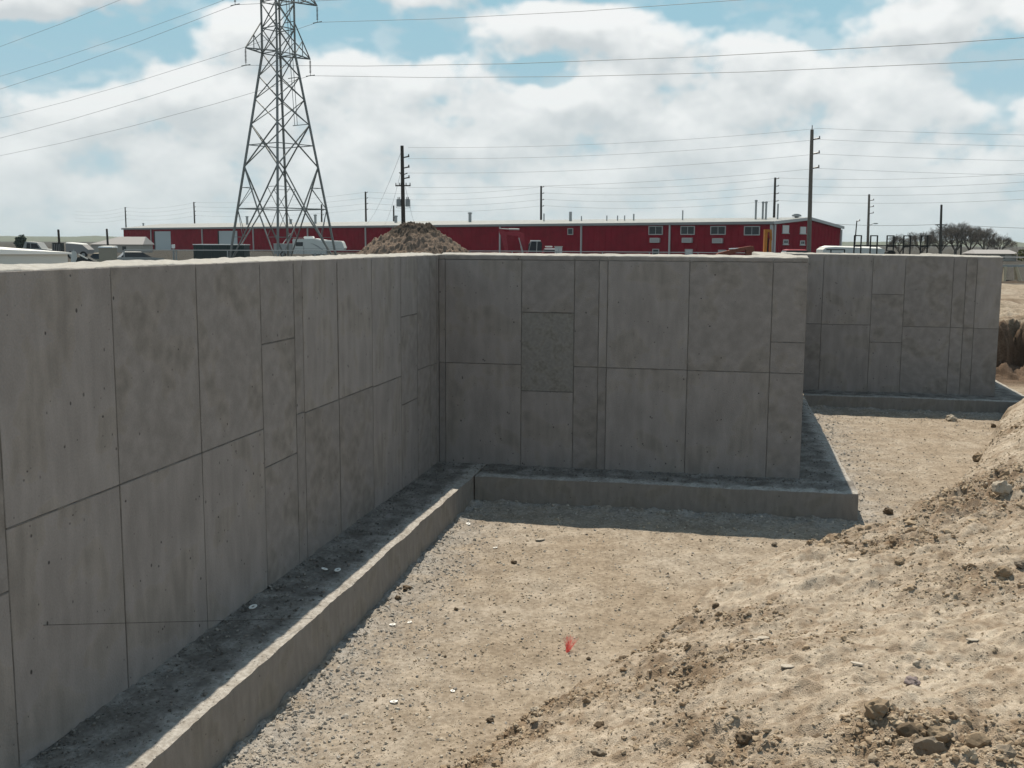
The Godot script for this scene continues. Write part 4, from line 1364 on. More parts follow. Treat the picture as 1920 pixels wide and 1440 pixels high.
# ------------------------------------------------------------------ vehicles and yard things
const RT := Vector3(0.9788, 0, -0.205)

func wheel(parent: Node3D, at: Vector3, r: float, w := 0.22) -> void:
	var b := MB.new()
	b.bar(at + Vector3(0, 0, -w / 2), at + Vector3(0, 0, w / 2), r, r, 16)
	var t := obj("wheel", b.mesh(), M.black, parent)
	b = MB.new()
	b.bar(at + Vector3(0, 0, w / 2 - 0.03), at + Vector3(0, 0, w / 2 + 0.015), r * 0.55, r * 0.5, 12)
	obj("rim", b.mesh(), M.grey, t)

func make_yard() -> void:
	var yaw := deg_to_rad(11.83)
	var b := MB.new()
	# fifth-wheel caravan
	var rv := thing("fifth_wheel_trailer", "white fifth wheel camper trailer with grey swooshes in front of the red building", "camper", Vector3(-60.8, YARD, -140.5), yaw)
	b.prism([Vector2(0, 0.45), Vector2(4.6, 0.45), Vector2(4.75, 1.05), Vector2(7.05, 1.05), Vector2(7.2, 1.35), Vector2(6.95, 2.05), Vector2(6.8, 2.2), Vector2(4.2, 2.15), Vector2(3.0, 2.55), Vector2(0.08, 2.55), Vector2(0, 2.4)], -2.4, 0.0)
	var body := obj("body", b.mesh(), M.offwhite, rv)
	b = MB.new()
	b.prism([Vector2(2.9, 2.56), Vector2(4.2, 2.16), Vector2(6.85, 2.21), Vector2(6.8, 2.28), Vector2(4.5, 2.42), Vector2(3.1, 2.64)], -2.4, 0.01)
	obj("nose_roof", b.mesh(), M.white, body)
	b = MB.new()
	b.soft_box(Vector3(2.1, 2.74, -1.2), Vector3(1.4, 0.38, 0.9), 0.14)
	obj("roof_air_unit", b.mesh(), M.white, rv)
	b = MB.new()
	for x in [0.1, 0.5, 0.9, 1.3]:
		b.bar(Vector3(x, 2.5, -0.3), Vector3(x, 2.68, -0.3), 0.02, 0.02, 5)
	b.bar(Vector3(0.1, 2.68, -0.3), Vector3(1.4, 2.68, -0.3), 0.025, 0.025, 5)
	obj("roof_rail", b.mesh(), M.grey, rv)
	b = MB.new()
	b.box(Vector3(0.95, 1.85, 0.012), Vector3(1.0, 0.56, 0.05))
	obj("window", b.mesh(), M.glass, rv)
	b = MB.new()
	b.box(Vector3(1.55, 1.0, 0.012), Vector3(0.09, 1.1, 0.03))
	obj("slide_seam", b.mesh(), M.fascia, rv)
	b = MB.new()
	b.box(Vector3(4.75, 1.05, 0.012), Vector3(0.06, 0.9, 0.03))
	obj("door_seam", b.mesh(), M.fascia, rv)
	var up := [Vector2(2.5, 1.98), Vector2(3.0, 1.88), Vector2(3.6, 1.6), Vector2(4.3, 1.05), Vector2(4.1, 1.05), Vector2(3.4, 1.5), Vector2(2.9, 1.8), Vector2(2.5, 1.95)]
	b = MB.new()
	b.prism(up, 0.002, 0.02)
	obj("side_swoosh", b.mesh(), M.grey, rv)
	b = MB.new()
	b.prism([Vector2(4.9, 1.45), Vector2(5.6, 1.6), Vector2(6.4, 1.85), Vector2(5.8, 1.55)], 0.002, 0.02)
	obj("side_swoosh", b.mesh(), M.door, rv)
	b = MB.new()
	b.box(Vector3(3.6, 1.25, 0.006), Vector3(6.6, 0.03, 0.03))
	obj("belt_trim", b.mesh(), M.fascia, rv)
	for x in [3.1, 3.95]:
		wheel(rv, Vector3(x, 0.38, -0.12), 0.38)
	# grey trailer behind it
	var gt := thing("cargo_trailer", "low grey box trailer with loading poles left of the camper", "trailer", Vector3(-63.6, YARD, -140.4), yaw)
	b = MB.new(); b.box(Vector3(1.3, 1.15, -1.0), Vector3(2.6, 1.4, 2.0)); obj("body", b.mesh(), M.grey, gt)
	b = MB.new(); b.box(Vector3(1.3, 1.87, -1.0), Vector3(2.65, 0.05, 2.05)); obj("roof", b.mesh(), M.offwhite, gt)
	b = MB.new(); b.bar(Vector3(1.2, 1.9, -0.5), Vector3(2.3, 3.3, -0.5), 0.06, 0.06, 6); obj("loading_pole", b.mesh(), M.trim, gt)
	wheel(gt, Vector3(1.3, 0.4, -0.1), 0.4)
	# dark roll-off container
	var du := thing("roll_off_container", "long dark green roll off container with a bright top edge left of the tower", "container", Vector3(-49.6, YARD, -91.8), yaw)
	b = MB.new(); b.box(Vector3(2.36, 1.0, -1.1), Vector3(4.7, 1.7, 2.2)); obj("body", b.mesh(), M.green, du)
	b = MB.new(); b.box(Vector3(2.36, 1.88, -1.1), Vector3(4.8, 0.07, 2.3)); obj("top_rail", b.mesh(), M.white, du)
	for i in 7:
		b = MB.new(); b.box(Vector3(0.15 + 0.73 * i, 1.0, 0.05), Vector3(0.12, 1.68, 0.1)); obj("side_rib", b.mesh(), M.green, du)
	# long white shed at the left
	var sh := thing("storage_shed", "long low white metal shed at the far left behind the wall", "shed", Vector3(-22.0, YARD, -32.2), 0.0)
	var sd := Vector3(-18.94, 0, -21.58).normalized()
	sh.transform.basis = Basis(sd, Vector3.UP, Vector3(-sd.z, 0, sd.x) * -1.0)
	sh.transform.basis = Basis(sd, Vector3.UP, sd.cross(Vector3.UP))
	b = MB.new(); b.box(Vector3(18, 0.87, -1.5), Vector3(36, 1.74, 3.0)); obj("wall", b.mesh(), M.offwhite, sh)
	b = MB.new(); b.hexa([Vector3(-0.1, 1.74, 0.12), Vector3(36.1, 1.74, 0.12), Vector3(36.1, 1.74, -3.1), Vector3(-0.1, 1.74, -3.1), Vector3(-0.1, 1.80, 0.12), Vector3(36.1, 1.80, 0.12), Vector3(36.1, 1.95, -3.1), Vector3(-0.1, 1.95, -3.1)]); obj("roof", b.mesh(), M.white, sh)
	for i in 14:
		b = MB.new(); b.box(Vector3(1.2 + 2.6 * i, 0.87, 0.008), Vector3(0.05, 1.7, 0.02)); obj("wall_seam", b.mesh(), M.trim, sh)
	make_fence()
	make_excavator(yaw)
	# white utility cabinet
	var cb := thing("utility_cabinet", "pale grey utility cabinet right of the red excavator", "cabinet", Vector3(-12.65, YARD, -75.0), yaw)
	b = MB.new(); b.box(Vector3(0.25, 0.95, -0.3), Vector3(0.5, 1.9, 0.6)); obj("body", b.mesh(), M.offwhite, cb)
	b = MB.new(); b.box(Vector3(0.25, 1.93, -0.3), Vector3(0.58, 0.06, 0.68)); obj("lid", b.mesh(), M.trim, cb)
	b = MB.new(); b.box(Vector3(0.25, 0.95, 0.01), Vector3(0.02, 1.7, 0.02)); obj("door_gap", b.mesh(), M.fascia, cb)
	# folded orange backhoe
	var bh := thing("backhoe", "orange backhoe with its digging arm folded upright beside the red building corner", "backhoe", Vector3(2.1, YARD, -92.5), yaw)
	b = MB.new(); b.prism([Vector2(0.0, 0.6), Vector2(0.22, 0.6), Vector2(0.25, 3.15), Vector2(0.42, 3.2), Vector2(0.55, 2.5), Vector2(0.66, 2.5), Vector2(0.58, 3.4), Vector2(0.0, 3.4)], -0.2, 0.2); obj("boom", b.mesh(), M.orange, bh)
	b = MB.new(); b.prism([Vector2(0.48, 0.9), Vector2(0.66, 0.9), Vector2(0.62, 2.5), Vector2(0.5, 2.5)], -0.15, 0.15); obj("dipper", b.mesh(), M.orange, bh)
	b = MB.new(); b.bar(Vector3(0.32, 0.9, 0), Vector3(0.35, 2.7, 0), 0.06, 0.05, 8); obj("hydraulic_ram", b.mesh(), M.black, bh)
	b = MB.new(); b.prism([Vector2(0.3, 0.3), Vector2(1.0, 0.3), Vector2(1.05, 0.9), Vector2(0.4, 0.95)], -0.4, 0.4); obj("bucket", b.mesh(), M.rust, bh)
	b = MB.new(); b.soft_box(Vector3(-1.6, 0.85, 0), Vector3(3.0, 0.7, 1.6), 0.1); obj("chassis", b.mesh(), M.orange, bh)
	for x in [-0.7, -2.6]:
		wheel(bh, Vector3(x, 0.55, 0.8), 0.55, 0.35)
	# lowered rusty excavator arm just behind the middle wall
	var ra := thing("rusty_excavator", "rust brown excavator with its boom lowered behind the middle wall's right end", "excavator", Vector3(-1.1, YARD, -61.1), yaw)
	b = MB.new(); b.prism([Vector2(-0.3, 1.3), Vector2(0.0, 1.68), Vector2(1.2, 1.98), Vector2(1.85, 2.08), Vector2(2.0, 1.98), Vector2(1.3, 1.78), Vector2(0.2, 1.5)], -0.2, 0.2); obj("boom", b.mesh(), M.rust, ra)
	b = MB.new(); b.prism([Vector2(1.5, 2.0), Vector2(1.95, 2.08), Vector2(2.1, 1.6), Vector2(2.05, 0.9), Vector2(1.75, 0.9)], -0.18, 0.18); obj("stick", b.mesh(), M.rust, ra)
	b = MB.new(); b.bar(Vector3(0.6, 1.9, 0.1), Vector3(1.7, 1.95, 0.1), 0.05, 0.04, 8); obj("hydraulic_ram", b.mesh(), M.chrome, ra)
	b = MB.new(); b.prism([Vector2(1.6, 0.3), Vector2(2.3, 0.3), Vector2(2.35, 0.9), Vector2(1.7, 0.95)], -0.4, 0.4); obj("bucket", b.mesh(), M.rust, ra)
	b = MB.new(); b.soft_box(Vector3(-1.5, 1.0, 0), Vector3(2.4, 0.8, 1.8), 0.1); obj("house", b.mesh(), M.rust, ra)
	b = MB.new(); b.soft_box(Vector3(-1.5, 0.35, 0), Vector3(3.0, 0.7, 0.5), 0.2); obj("track", b.mesh(), M.black, ra)
	# cars
	var car := make_car(Vector3(2.5, YARD - 0.02, -77.2), yaw, M.red, "dark red parked car roof right of the red building corner", 4.2, 1.85)
	make_car(Vector3(-53.9, YARD - 0.15, -85.7), yaw + 0.5, M.grey, "grey parked car with a bright windscreen below the red building's left end", 4.3, 1.4)
	make_car(Vector3(-57.5, YARD - 0.4, -86.2), yaw + 0.2, M.tan, "tan parked car behind the grey car at the left", 4.2, 1.5)
	# white enclosed trailer
	var ct := thing("cargo_trailer", "white enclosed trailer with a rounded roof right of the red gable", "trailer", Vector3(7.7, YARD, -103.8), yaw)
	b = MB.new(); b.prism([Vector2(0, 0.45), Vector2(5.8, 0.45), Vector2(5.8, 1.72), Vector2(5.6, 1.82), Vector2(1.2, 1.95), Vector2(0.35, 1.9), Vector2(0.05, 1.7)], -2.2, 0.0); obj("body", b.mesh(), M.offwhite, ct)
	b = MB.new(); b.hexa([Vector3(0.3, 1.9, 0.01), Vector3(5.6, 1.8, 0.01), Vector3(5.6, 1.8, -2.2), Vector3(0.3, 1.9, -2.2), Vector3(0.7, 2.06, -0.3), Vector3(5.3, 1.98, -0.3), Vector3(5.3, 1.98, -1.9), Vector3(0.7, 2.06, -1.9)]); obj("roof", b.mesh(), M.white, ct)
	for x in [2.6, 3.4]:
		wheel(ct, Vector3(x, 0.36, -0.1), 0.36)
	var bf := thing("truck_rack", "small black tube rack in front of the white trailer", "rack", Vector3(8.05, YARD, -98.8), yaw)
	for q in [[Vector3(0, 0, 0), Vector3(0, 1.72, 0)], [Vector3(1.2, 0, 0), Vector3(1.2, 1.72, 0)], [Vector3(-0.4, 1.72, 0), Vector3(1.24, 1.72, 0)], [Vector3(0.02, 1.4, 0), Vector3(1.2, 1.4, 0)]]:
		member(bf, "tube", q[0], q[1], 0.09, M.black)
	tidy(bf)
	# black steel rack of upright hoops
	var rk := thing("steel_rack", "long black steel rack of five upright hoops on a rail", "rack", Vector3(8.45, YARD, -83.5), yaw)
	for x in [0.0, 1.2, 2.42, 3.66, 4.94]:
		member(rk, "hoop_post", Vector3(x, 0, 0), Vector3(x, 2.84, 0), 0.085, M.black)
		member(rk, "hoop_post", Vector3(x + 0.5, 0, 0), Vector3(x + 0.5, 2.84, 0), 0.085, M.black)
		member(rk, "hoop_top", Vector3(x - 0.04, 2.84, 0), Vector3(x + 0.54, 2.84, 0), 0.075, M.black)
		member(rk, "hoop_bar", Vector3(x, 2.08, 0), Vector3(x + 0.5, 2.08, 0), 0.12, M.black)
	member(rk, "rail", Vector3(-0.02, 2.12, -0.1), Vector3(8.0, 2.12, -0.1), 0.07, M.black)
	member(rk, "rail", Vector3(-0.02, 0.5, -0.1), Vector3(8.0, 0.5, -0.1), 0.1, M.black)
	member(rk, "end_post", Vector3(8.0, 0, -0.1), Vector3(8.0, 2.2, -0.1), 0.09, M.black)
	tidy(rk)
	# dark engine block and planks under the rack
	var eb := thing("engine_block", "small dark machine under the third hoop of the black rack", "machine", Vector3(10.75, YARD, -83.0), yaw)
	b = MB.new(); b.soft_box(Vector3(0.2, 1.0, 0), Vector3(0.62, 1.45, 0.6), 0.1); obj("housing", b.mesh(), M.black, eb)
	b = MB.new(); b.bar(Vector3(0.0, 1.7, 0), Vector3(0.45, 1.72, 0), 0.1, 0.1, 8); obj("cover", b.mesh(), M.dark, eb)
	# low house and sheds
	low_house("low tan house with a flat grey roof under the bare trees at the right", Vector3(32.6, YARD, -160.1), yaw, 5.6, 4.0, 1.0, 1.55, false)
	low_house("far grey roofed house left of the red building", Vector3(-118.0, YARD, -180.0), yaw, 9.5, 6.0, 1.5, 2.95, true)
	# sawhorse at the edge of the bank
	var sz := -62.0
	var gy := outer(14.4, sz) - 0.05
	var sw := thing("sawhorse", "pale timber sawhorse with a long top rail beyond the far wall's right end", "sawhorse", Vector3(14.0, gy, sz), yaw)
	member(sw, "leg", Vector3(0.0, 0, 0.25), Vector3(0.12, 1.05, 0.0), 0.13, M.wood)
	member(sw, "leg", Vector3(0.1, 0, -0.25), Vector3(0.16, 1.05, 0.0), 0.13, M.wood)
	member(sw, "leg", Vector3(0.98, 0, 0.25), Vector3(0.72, 1.05, 0.0), 0.13, M.wood)
	member(sw, "leg", Vector3(0.9, 0, -0.25), Vector3(0.68, 1.05, 0.0), 0.13, M.wood)
	member(sw, "top_rail", Vector3(-0.4, 1.1, 0), Vector3(4.2, 1.12, 0), 0.12, M.grey)
	member(sw, "cross_tie", Vector3(0.08, 0.3, 0.1), Vector3(0.9, 0.3, 0.1), 0.09, M.dark)
	tidy(sw)
	var he := heap(0.55, 1.9, 40, Color(0.11, 0.075, 0.05), 77)
	var hp := obj("soil_heap", he, M.heap)
	hp.position = Vector3(14.3, gy - 0.12, sz + 1.6)
	hp.rotation.y = yaw
	tag(hp, "low dark soil heap at the foot of the sawhorse", "soil heap")
	# the big soil heap
	var bp := obj("soil_heap", heap(3.75, 5.1, 240, Color(0.185, 0.145, 0.118), 31), M.heap)
	bp.position = Vector3(-17.65, YARD - 0.1, -57.5)
	tag(bp, "tall cone of brown soil standing before the red building", "soil heap")
	# left yard clutter
	var ev := thing("evergreen_tree", "dark round evergreen at the far left above the white shed", "tree", Vector3(-163.2, YARD, -221.2))
	b = MB.new(); b.bar(Vector3.ZERO, Vector3(0, 1.6, 0), 0.2, 0.12, 7); obj("trunk", b.mesh(), M.bark, ev)
	obj("crown", leaf_cloud(Vector3(0, 1.8, 0), Vector3(1.4, 1.4, 1.2), 700, 0.35), M.leaf, ev)
	var pk := thing("pickup_truck", "pale grey pickup truck above the white shed at the far left", "truck", Vector3(-78.3, YARD, -106.3), yaw)
	b = MB.new(); b.prism([Vector2(0, 0.5), Vector2(3.2, 0.5), Vector2(3.2, 1.15), Vector2(2.2, 1.25), Vector2(1.7, 1.95), Vector2(0.4, 2.05), Vector2(0.1, 1.3), Vector2(0, 1.2)], -1.8, 0.0); obj("body", b.mesh(), M.grey, pk)
	b = MB.new(); b.prism([Vector2(0.5, 1.3), Vector2(0.95, 1.3), Vector2(0.95, 1.85), Vector2(0.6, 1.9)], 0.005, 0.02); obj("side_window", b.mesh(), M.glass, pk)
	b = MB.new(); b.prism([Vector2(1.05, 1.3), Vector2(2.0, 1.3), Vector2(1.65, 1.82), Vector2(1.05, 1.85)], 0.005, 0.02); obj("side_window", b.mesh(), M.glass, pk)
	for x in [0.7, 2.6]:
		wheel(pk, Vector3(x, 0.4, -0.1), 0.4)
	var db := thing("machine_box", "dark slatted machine box at the foot of the leftmost short post", "machine", Vector3(-68.65, YARD, -97.9), yaw)
	b = MB.new(); b.box(Vector3(0.48, 1.0, -0.4), Vector3(0.9, 1.9, 0.8)); obj("housing", b.mesh(), M.dark, db)
	for i in 5:
		b = MB.new(); b.box(Vector3(0.12 + 0.18 * i, 1.25, 0.02), Vector3(0.05, 1.2, 0.05)); obj("slat", b.mesh(), M.fascia, db)
	var wt := thing("box_truck", "white roofed truck behind the dark machine box at the left", "truck", Vector3(-79.6, YARD, -116.2), yaw)
	b = MB.new(); b.prism([Vector2(0, 0.6), Vector2(2.6, 0.6), Vector2(2.7, 1.1), Vector2(2.0, 1.7), Vector2(0.1, 1.85), Vector2(0, 1.7)], -1.9, 0.0); obj("body", b.mesh(), M.fascia, wt)
	b = MB.new(); b.hexa([Vector3(0, 1.86, 0.02), Vector3(2.0, 1.72, 0.02), Vector3(2.0, 1.72, -1.9), Vector3(0, 1.86, -1.9), Vector3(0.1, 1.98, -0.1), Vector3(1.9, 1.82, -0.1), Vector3(1.9, 1.82, -1.8), Vector3(0.1, 1.98, -1.8)]); obj("roof", b.mesh(), M.white, wt)
	for x in [0.6, 2.1]:
		wheel(wt, Vector3(x, 0.45, -0.1), 0.45)
	var tk := thing("tan_container", "tan storage container with a white lid left of the red building", "container", Vector3(-52.4, YARD, -81.0), yaw)
	b = MB.new(); b.box(Vector3(0.55, 0.8, -0.6), Vector3(1.1, 1.6, 1.2)); obj("body", b.mesh(), M.tan, tk)
	b = MB.new(); b.hexa([Vector3(-0.05, 1.6, 0.06), Vector3(1.15, 1.6, 0.06), Vector3(1.15, 1.6, -1.26), Vector3(-0.05, 1.6, -1.26), Vector3(0.03, 1.72, 0.0), Vector3(1.12, 1.72, 0.0), Vector3(1.12, 1.76, -1.2), Vector3(0.03, 1.76, -1.2)]); obj("lid", b.mesh(), M.white, tk)
	var wtk := thing("water_tank", "small pale upright tank beside the white shed's end", "tank", Vector3(-60.5, YARD - 0.1, -89.5), yaw)
	b = MB.new(); b.lathe(Vector3.ZERO, [Vector2(0.25, 0), Vector2(0.27, 0.1), Vector2(0.27, 1.1), Vector2(0.2, 1.28), Vector2(0.01, 1.34)], 14); obj("shell", b.mesh(), M.offwhite, wtk)
	b = MB.new(); b.bar(Vector3(0, 1.3, 0), Vector3(0, 1.45, 0), 0.07, 0.07, 8); obj("cap", b.mesh(), M.grey, wtk)
	var pl := thing("plank_pile", "dark pile of boards with one pale plank leaning on it at the left", "lumber pile", Vector3(-54.6, YARD - 0.1, -80.6), yaw)
	b = MB.new(); b.prism([Vector2(0, 0), Vector2(2.2, 0), Vector2(1.9, 0.5), Vector2(1.1, 0.95), Vector2(0.4, 0.9)], -0.8, 0.0); obj("boards", b.mesh(), M.dark, pl)
	member(pl, "plank", Vector3(0.55, 1.15, 0.1), Vector3(1.3, 0.75, 0.1), 0.09, M.offwhite)
	tidy(pl)
	var pb := thing("meter_post", "white meter box on a post before the red building's roller door", "meter post", Vector3(-48.8, YARD, -86.8), yaw)
	b = MB.new(); b.box(Vector3(0, 0.8, 0), Vector3(0.14, 1.6, 0.14)); obj("post", b.mesh(), M.grey, pb)
	b = MB.new(); b.soft_box(Vector3(0, 1.72, 0.05), Vector3(0.26, 0.34, 0.2), 0.03); obj("box", b.mesh(), M.white, pb)
	make_trees()

func low_house(label: String, at: Vector3, turn: float, w: float, d: float, wall_h: float, ridge: float, gable_left: bool) -> void:
	var h := thing("house", label, "house", at, turn)
	var b := MB.new(); b.box(Vector3(w / 2, wall_h / 2, -d / 2), Vector3(w, wall_h, d)); var wl := obj("wall", b.mesh(), M.house, h)
	b = MB.new()
	b.hexa([Vector3(-0.3, wall_h, 0.3), Vector3(w + 0.3, wall_h, 0.3), Vector3(w + 0.3, wall_h, -d - 0.3), Vector3(-0.3, wall_h, -d - 0.3), Vector3((w * 0.45 if gable_left else 0.2), ridge, -d / 2 + 0.1), Vector3(w - 0.2, ridge, -d / 2 + 0.1), Vector3(w - 0.2, ridge, -d / 2 - 0.1), Vector3((w * 0.45 if gable_left else 0.2), ridge, -d / 2 - 0.1)])
	obj("roof", b.mesh(), M.shingle, h)
	for i in 2:
		b = MB.new(); b.box(Vector3(w * (0.3 + 0.35 * i), wall_h * 0.55, 0.02), Vector3(0.7, wall_h * 0.45, 0.05)); obj("window", b.mesh(), M.glass, wl)

func make_car(at: Vector3, turn: float, m: Material, label: String, l: float, h: float) -> Node3D:
	var c := thing("parked_car", label, "car", at, turn)
	var b := MB.new()
	b.prism([Vector2(0.05, 0.3), Vector2(l - 0.05, 0.3), Vector2(l, 0.6), Vector2(l - 0.1, h * 0.56), Vector2(l * 0.72, h * 0.64), Vector2(0.3, h * 0.64), Vector2(0, h * 0.55)], -1.7, 0.0)
	obj("body", b.mesh(), m, c)
	b = MB.new()
	var z0 := -1.58
	var z1 := -0.12
	var lo := h * 0.63
	b.hexa([Vector3(0.5, lo, z1 + 0.06), Vector3(l * 0.74, lo, z1 + 0.06), Vector3(l * 0.74, lo, z0 - 0.06), Vector3(0.5, lo, z0 - 0.06), Vector3(0.95, h - 0.06, z1 - 0.12), Vector3(l * 0.55, h - 0.06, z1 - 0.12), Vector3(l * 0.55, h - 0.06, z0 + 0.12), Vector3(0.95, h - 0.06, z0 + 0.12)])
	obj("cabin_glass", b.mesh(), M.glass, c)
	b = MB.new()
	b.hexa([Vector3(0.9, h - 0.07, z1 - 0.1), Vector3(l * 0.56, h - 0.07, z1 - 0.1), Vector3(l * 0.56, h - 0.07, z0 + 0.1), Vector3(0.9, h - 0.07, z0 + 0.1), Vector3(1.1, h, z1 - 0.2), Vector3(l * 0.52, h, z1 - 0.2), Vector3(l * 0.52, h, z0 + 0.2), Vector3(1.1, h, z0 + 0.2)])
	obj("roof", b.mesh(), m, c)
	for x in [0.8, l - 0.85]:
		wheel(c, Vector3(x, 0.32, -0.08), 0.32)
	return c

func make_fence() -> void:
	var f := thing("chain_link_fence", "long chain link fence with a pale top rail crossing the yard", "fence", Vector3(-36.9, YARD, -59.7))
	var pts := [Vector3(-30, 0, 18.0), Vector3(0, 0, 0), Vector3(22.1, 0, -10.8), Vector3(40.6, 0, -8.5), Vector3(50.0, 0, 5.9), Vector3(62, 0, 26)]
	var mesh := MB.new()
	var h := 1.64
	for k in range(1, pts.size() - 2):
		var a: Vector3 = pts[k]
		var b: Vector3 = pts[k + 1]
		var n := int(a.distance_to(b) / 3.0)
		for i in n:
			var p := a.lerp(b, i / float(n))
			member(f, "post", p, p + Vector3(0, h, 0), 0.06, M.grey)
		member(f, "top_rail", a + Vector3(0, h, 0), b + Vector3(0, h, 0), 0.05, M.trim)
		var nn := int(a.distance_to(b) / 0.10)
		var side := (b - a).normalized()
		for i in nn:
			var p := a.lerp(b, i / float(nn))
			for s in [-1.0, 1.0]:
				var q: Vector3 = p + side * s * h
				if (q - a).dot(side) < 0.0 or (q - b).dot(side) > 0.0:
					continue
				mesh.bar(p + Vector3(0, 0.02, 0), q + Vector3(0, h - 0.02, 0), 0.004, 0.004, 3, false)
	tidy(f)
	obj("wire_mesh", mesh.mesh(), M.dark, f).set_meta("kind", "stuff")

func make_excavator(yaw: float) -> void:
	var e := thing("red_excavator", "red excavator with a raised boom and a dark glazed cab behind the middle wall", "excavator", Vector3(-14.9, YARD, -76.6), yaw)
	var b := MB.new()
	# tracks and turning base
	for z in [0.9, -0.9]:
		b = MB.new(); b.soft_box(Vector3(0.8, 0.4, z), Vector3(3.2, 0.75, 0.5), 0.3); obj("track", b.mesh(), M.black, e)
	b = MB.new(); b.soft_box(Vector3(1.0, 1.15, 0), Vector3(2.4, 0.7, 2.2), 0.12); obj("house", b.mesh(), M.red, e)
	b = MB.new(); b.soft_box(Vector3(1.55, 1.62, -0.2), Vector3(0.8, 0.3, 1.8), 0.06); obj("engine_cover", b.mesh(), M.dark, e)
	b = MB.new(); b.soft_box(Vector3(1.5, 1.92, -0.2), Vector3(0.5, 0.1, 1.2), 0.03); obj("rear_rail", b.mesh(), M.trim, e)
	b = MB.new(); b.soft_box(Vector3(1.6, 1.76, 0.55), Vector3(0.85, 0.1, 0.4), 0.03); obj("side_deck", b.mesh(), M.white, e)
	b = MB.new(); b.prism([Vector2(-0.05, 1.3), Vector2(0.95, 1.3), Vector2(0.98, 2.2), Vector2(0.85, 2.3), Vector2(0.2, 2.3), Vector2(0.02, 2.1)], 0.0, 0.9); var cab := obj("cab", b.mesh(), M.glass, e)
	b = MB.new(); b.prism([Vector2(0.12, 2.3), Vector2(0.9, 2.3), Vector2(0.86, 2.38), Vector2(0.18, 2.38)], -0.04, 0.94); obj("cab_roof", b.mesh(), M.white, cab)
	b = MB.new(); b.bar(Vector3(0.58, 1.3, 0.92), Vector3(0.62, 2.3, 0.92), 0.03, 0.03, 6); obj("cab_pillar", b.mesh(), M.trim, cab)
	b = MB.new(); b.bar(Vector3(-0.04, 1.35, 0.92), Vector3(0.2, 2.3, 0.92), 0.03, 0.03, 6); obj("cab_pillar", b.mesh(), M.fascia, cab)
	# boom rises to the left, the stick hangs from its end
	b = MB.new(); b.prism([Vector2(-0.4, 1.4), Vector2(-0.12, 1.4), Vector2(-0.28, 2.4), Vector2(-0.28, 2.85), Vector2(-0.75, 3.02), Vector2(-1.75, 2.98), Vector2(-1.8, 2.8), Vector2(-0.75, 2.65), Vector2(-0.52, 2.4)], -0.2, 0.15); obj("boom", b.mesh(), M.red, e)
	b = MB.new(); b.prism([Vector2(-2.15, 3.22), Vector2(-1.8, 3.1), Vector2(-1.62, 2.9), Vector2(-1.4, 1.3), Vector2(-1.62, 1.3), Vector2(-1.95, 2.6), Vector2(-2.1, 2.9)], -0.14, 0.12); obj("stick", b.mesh(), M.red, e)
	b = MB.new(); b.bar(Vector3(-2.1, 3.2, 0), Vector3(-1.3, 3.16, 0), 0.04, 0.04, 7); b.bar(Vector3(-1.4, 3.16, 0), Vector3(-0.65, 3.15, 0), 0.07, 0.07, 7); obj("stick_ram", b.mesh(), M.trim, e)
	for z in [-0.3, 0.25]:
		b = MB.new(); b.bar(Vector3(-0.35, 1.3, z), Vector3(-0.52, 1.95, z), 0.06, 0.06, 7); b.bar(Vector3(-0.5, 1.9, z), Vector3(-0.68, 2.55, z), 0.035, 0.035, 7); obj("boom_ram", b.mesh(), M.trim, e)
	b = MB.new(); b.prism([Vector2(-1.75, 0.5), Vector2(-1.15, 0.55), Vector2(-1.1, 1.1), Vector2(-1.4, 1.35), Vector2(-1.7, 1.2)], -0.4, 0.4); obj("bucket", b.mesh(), M.dark, e)

func heap(h: float, r: float, n: int, col: Color, seed_: int) -> ArrayMesh:
	var nz := FastNoiseLite.new()
	nz.seed = seed_
	nz.frequency = 1.1
	nz.fractal_octaves = 5
	var mk := func(i: int, j: int) -> Vector3:
		var x := lerpf(-r * 1.5, r * 1.5, i / float(n - 1))
		var z := lerpf(-r * 1.5, r * 1.5, j / float(n - 1))
		var q := Vector2(x, z).length() / r
		var y := h * (1.0 - q * 0.92 + 0.05 * nz.get_noise_2d(x * 0.5 + 31.0, z * 0.5)) if q > 0.18 else h * (0.885 - 1.4 * q * q)
		y += 0.06 * h * nz.get_noise_2d(x * 1.1, z * 1.1) * minf(1.0, 0.5 + q) + 0.06 * h * nz.get_noise_2d(x * 3.0 + 50.0, z * 3.0) + 0.10 * nz.get_noise_2d(x * 6.0, z * 6.0 + 20.0)
		return Vector3(x, maxf(y, -0.3), z)
	var tint := func(p: Vector3) -> Color:
		var k := clampf(0.5 + 0.9 * nz.get_noise_2d(p.x * 1.3 + 80.0, p.z * 1.3 + p.y), 0.0, 1.0)
		var c := col.lerp(col * 1.45, k)
		# the crest was tipped last, of darker damp soil
		return c.lerp(Color(0.085, 0.068, 0.055), smoothstep(h * 0.66, h * 0.80, p.y + 0.5 * nz.get_noise_2d(p.x * 2.0, p.z * 2.0)))
	return sheet(n, n, mk, tint)

func leaf_cloud(at: Vector3, r: Vector3, count: int, size: float) -> ArrayMesh:
	var b := MB.new()
	for i in count:
		var d := Vector3(rng.randfn(), rng.randfn(), rng.randfn()).normalized() * pow(rng.randf(), 0.45)
		d *= 1.0 + 0.3 * sin(d.x * 5.0) * cos(d.y * 6.0 + 1.0)
		var p := at + d * r
		var u := Vector3(rng.randfn(), rng.randfn(), rng.randfn()).normalized() * size
		var w := u.cross(Vector3(rng.randfn(), rng.randfn(), rng.randfn())).normalized() * size * 0.6
		b.quad_to(p - u, p + w, p + u, p - w, d)
	return b.mesh()

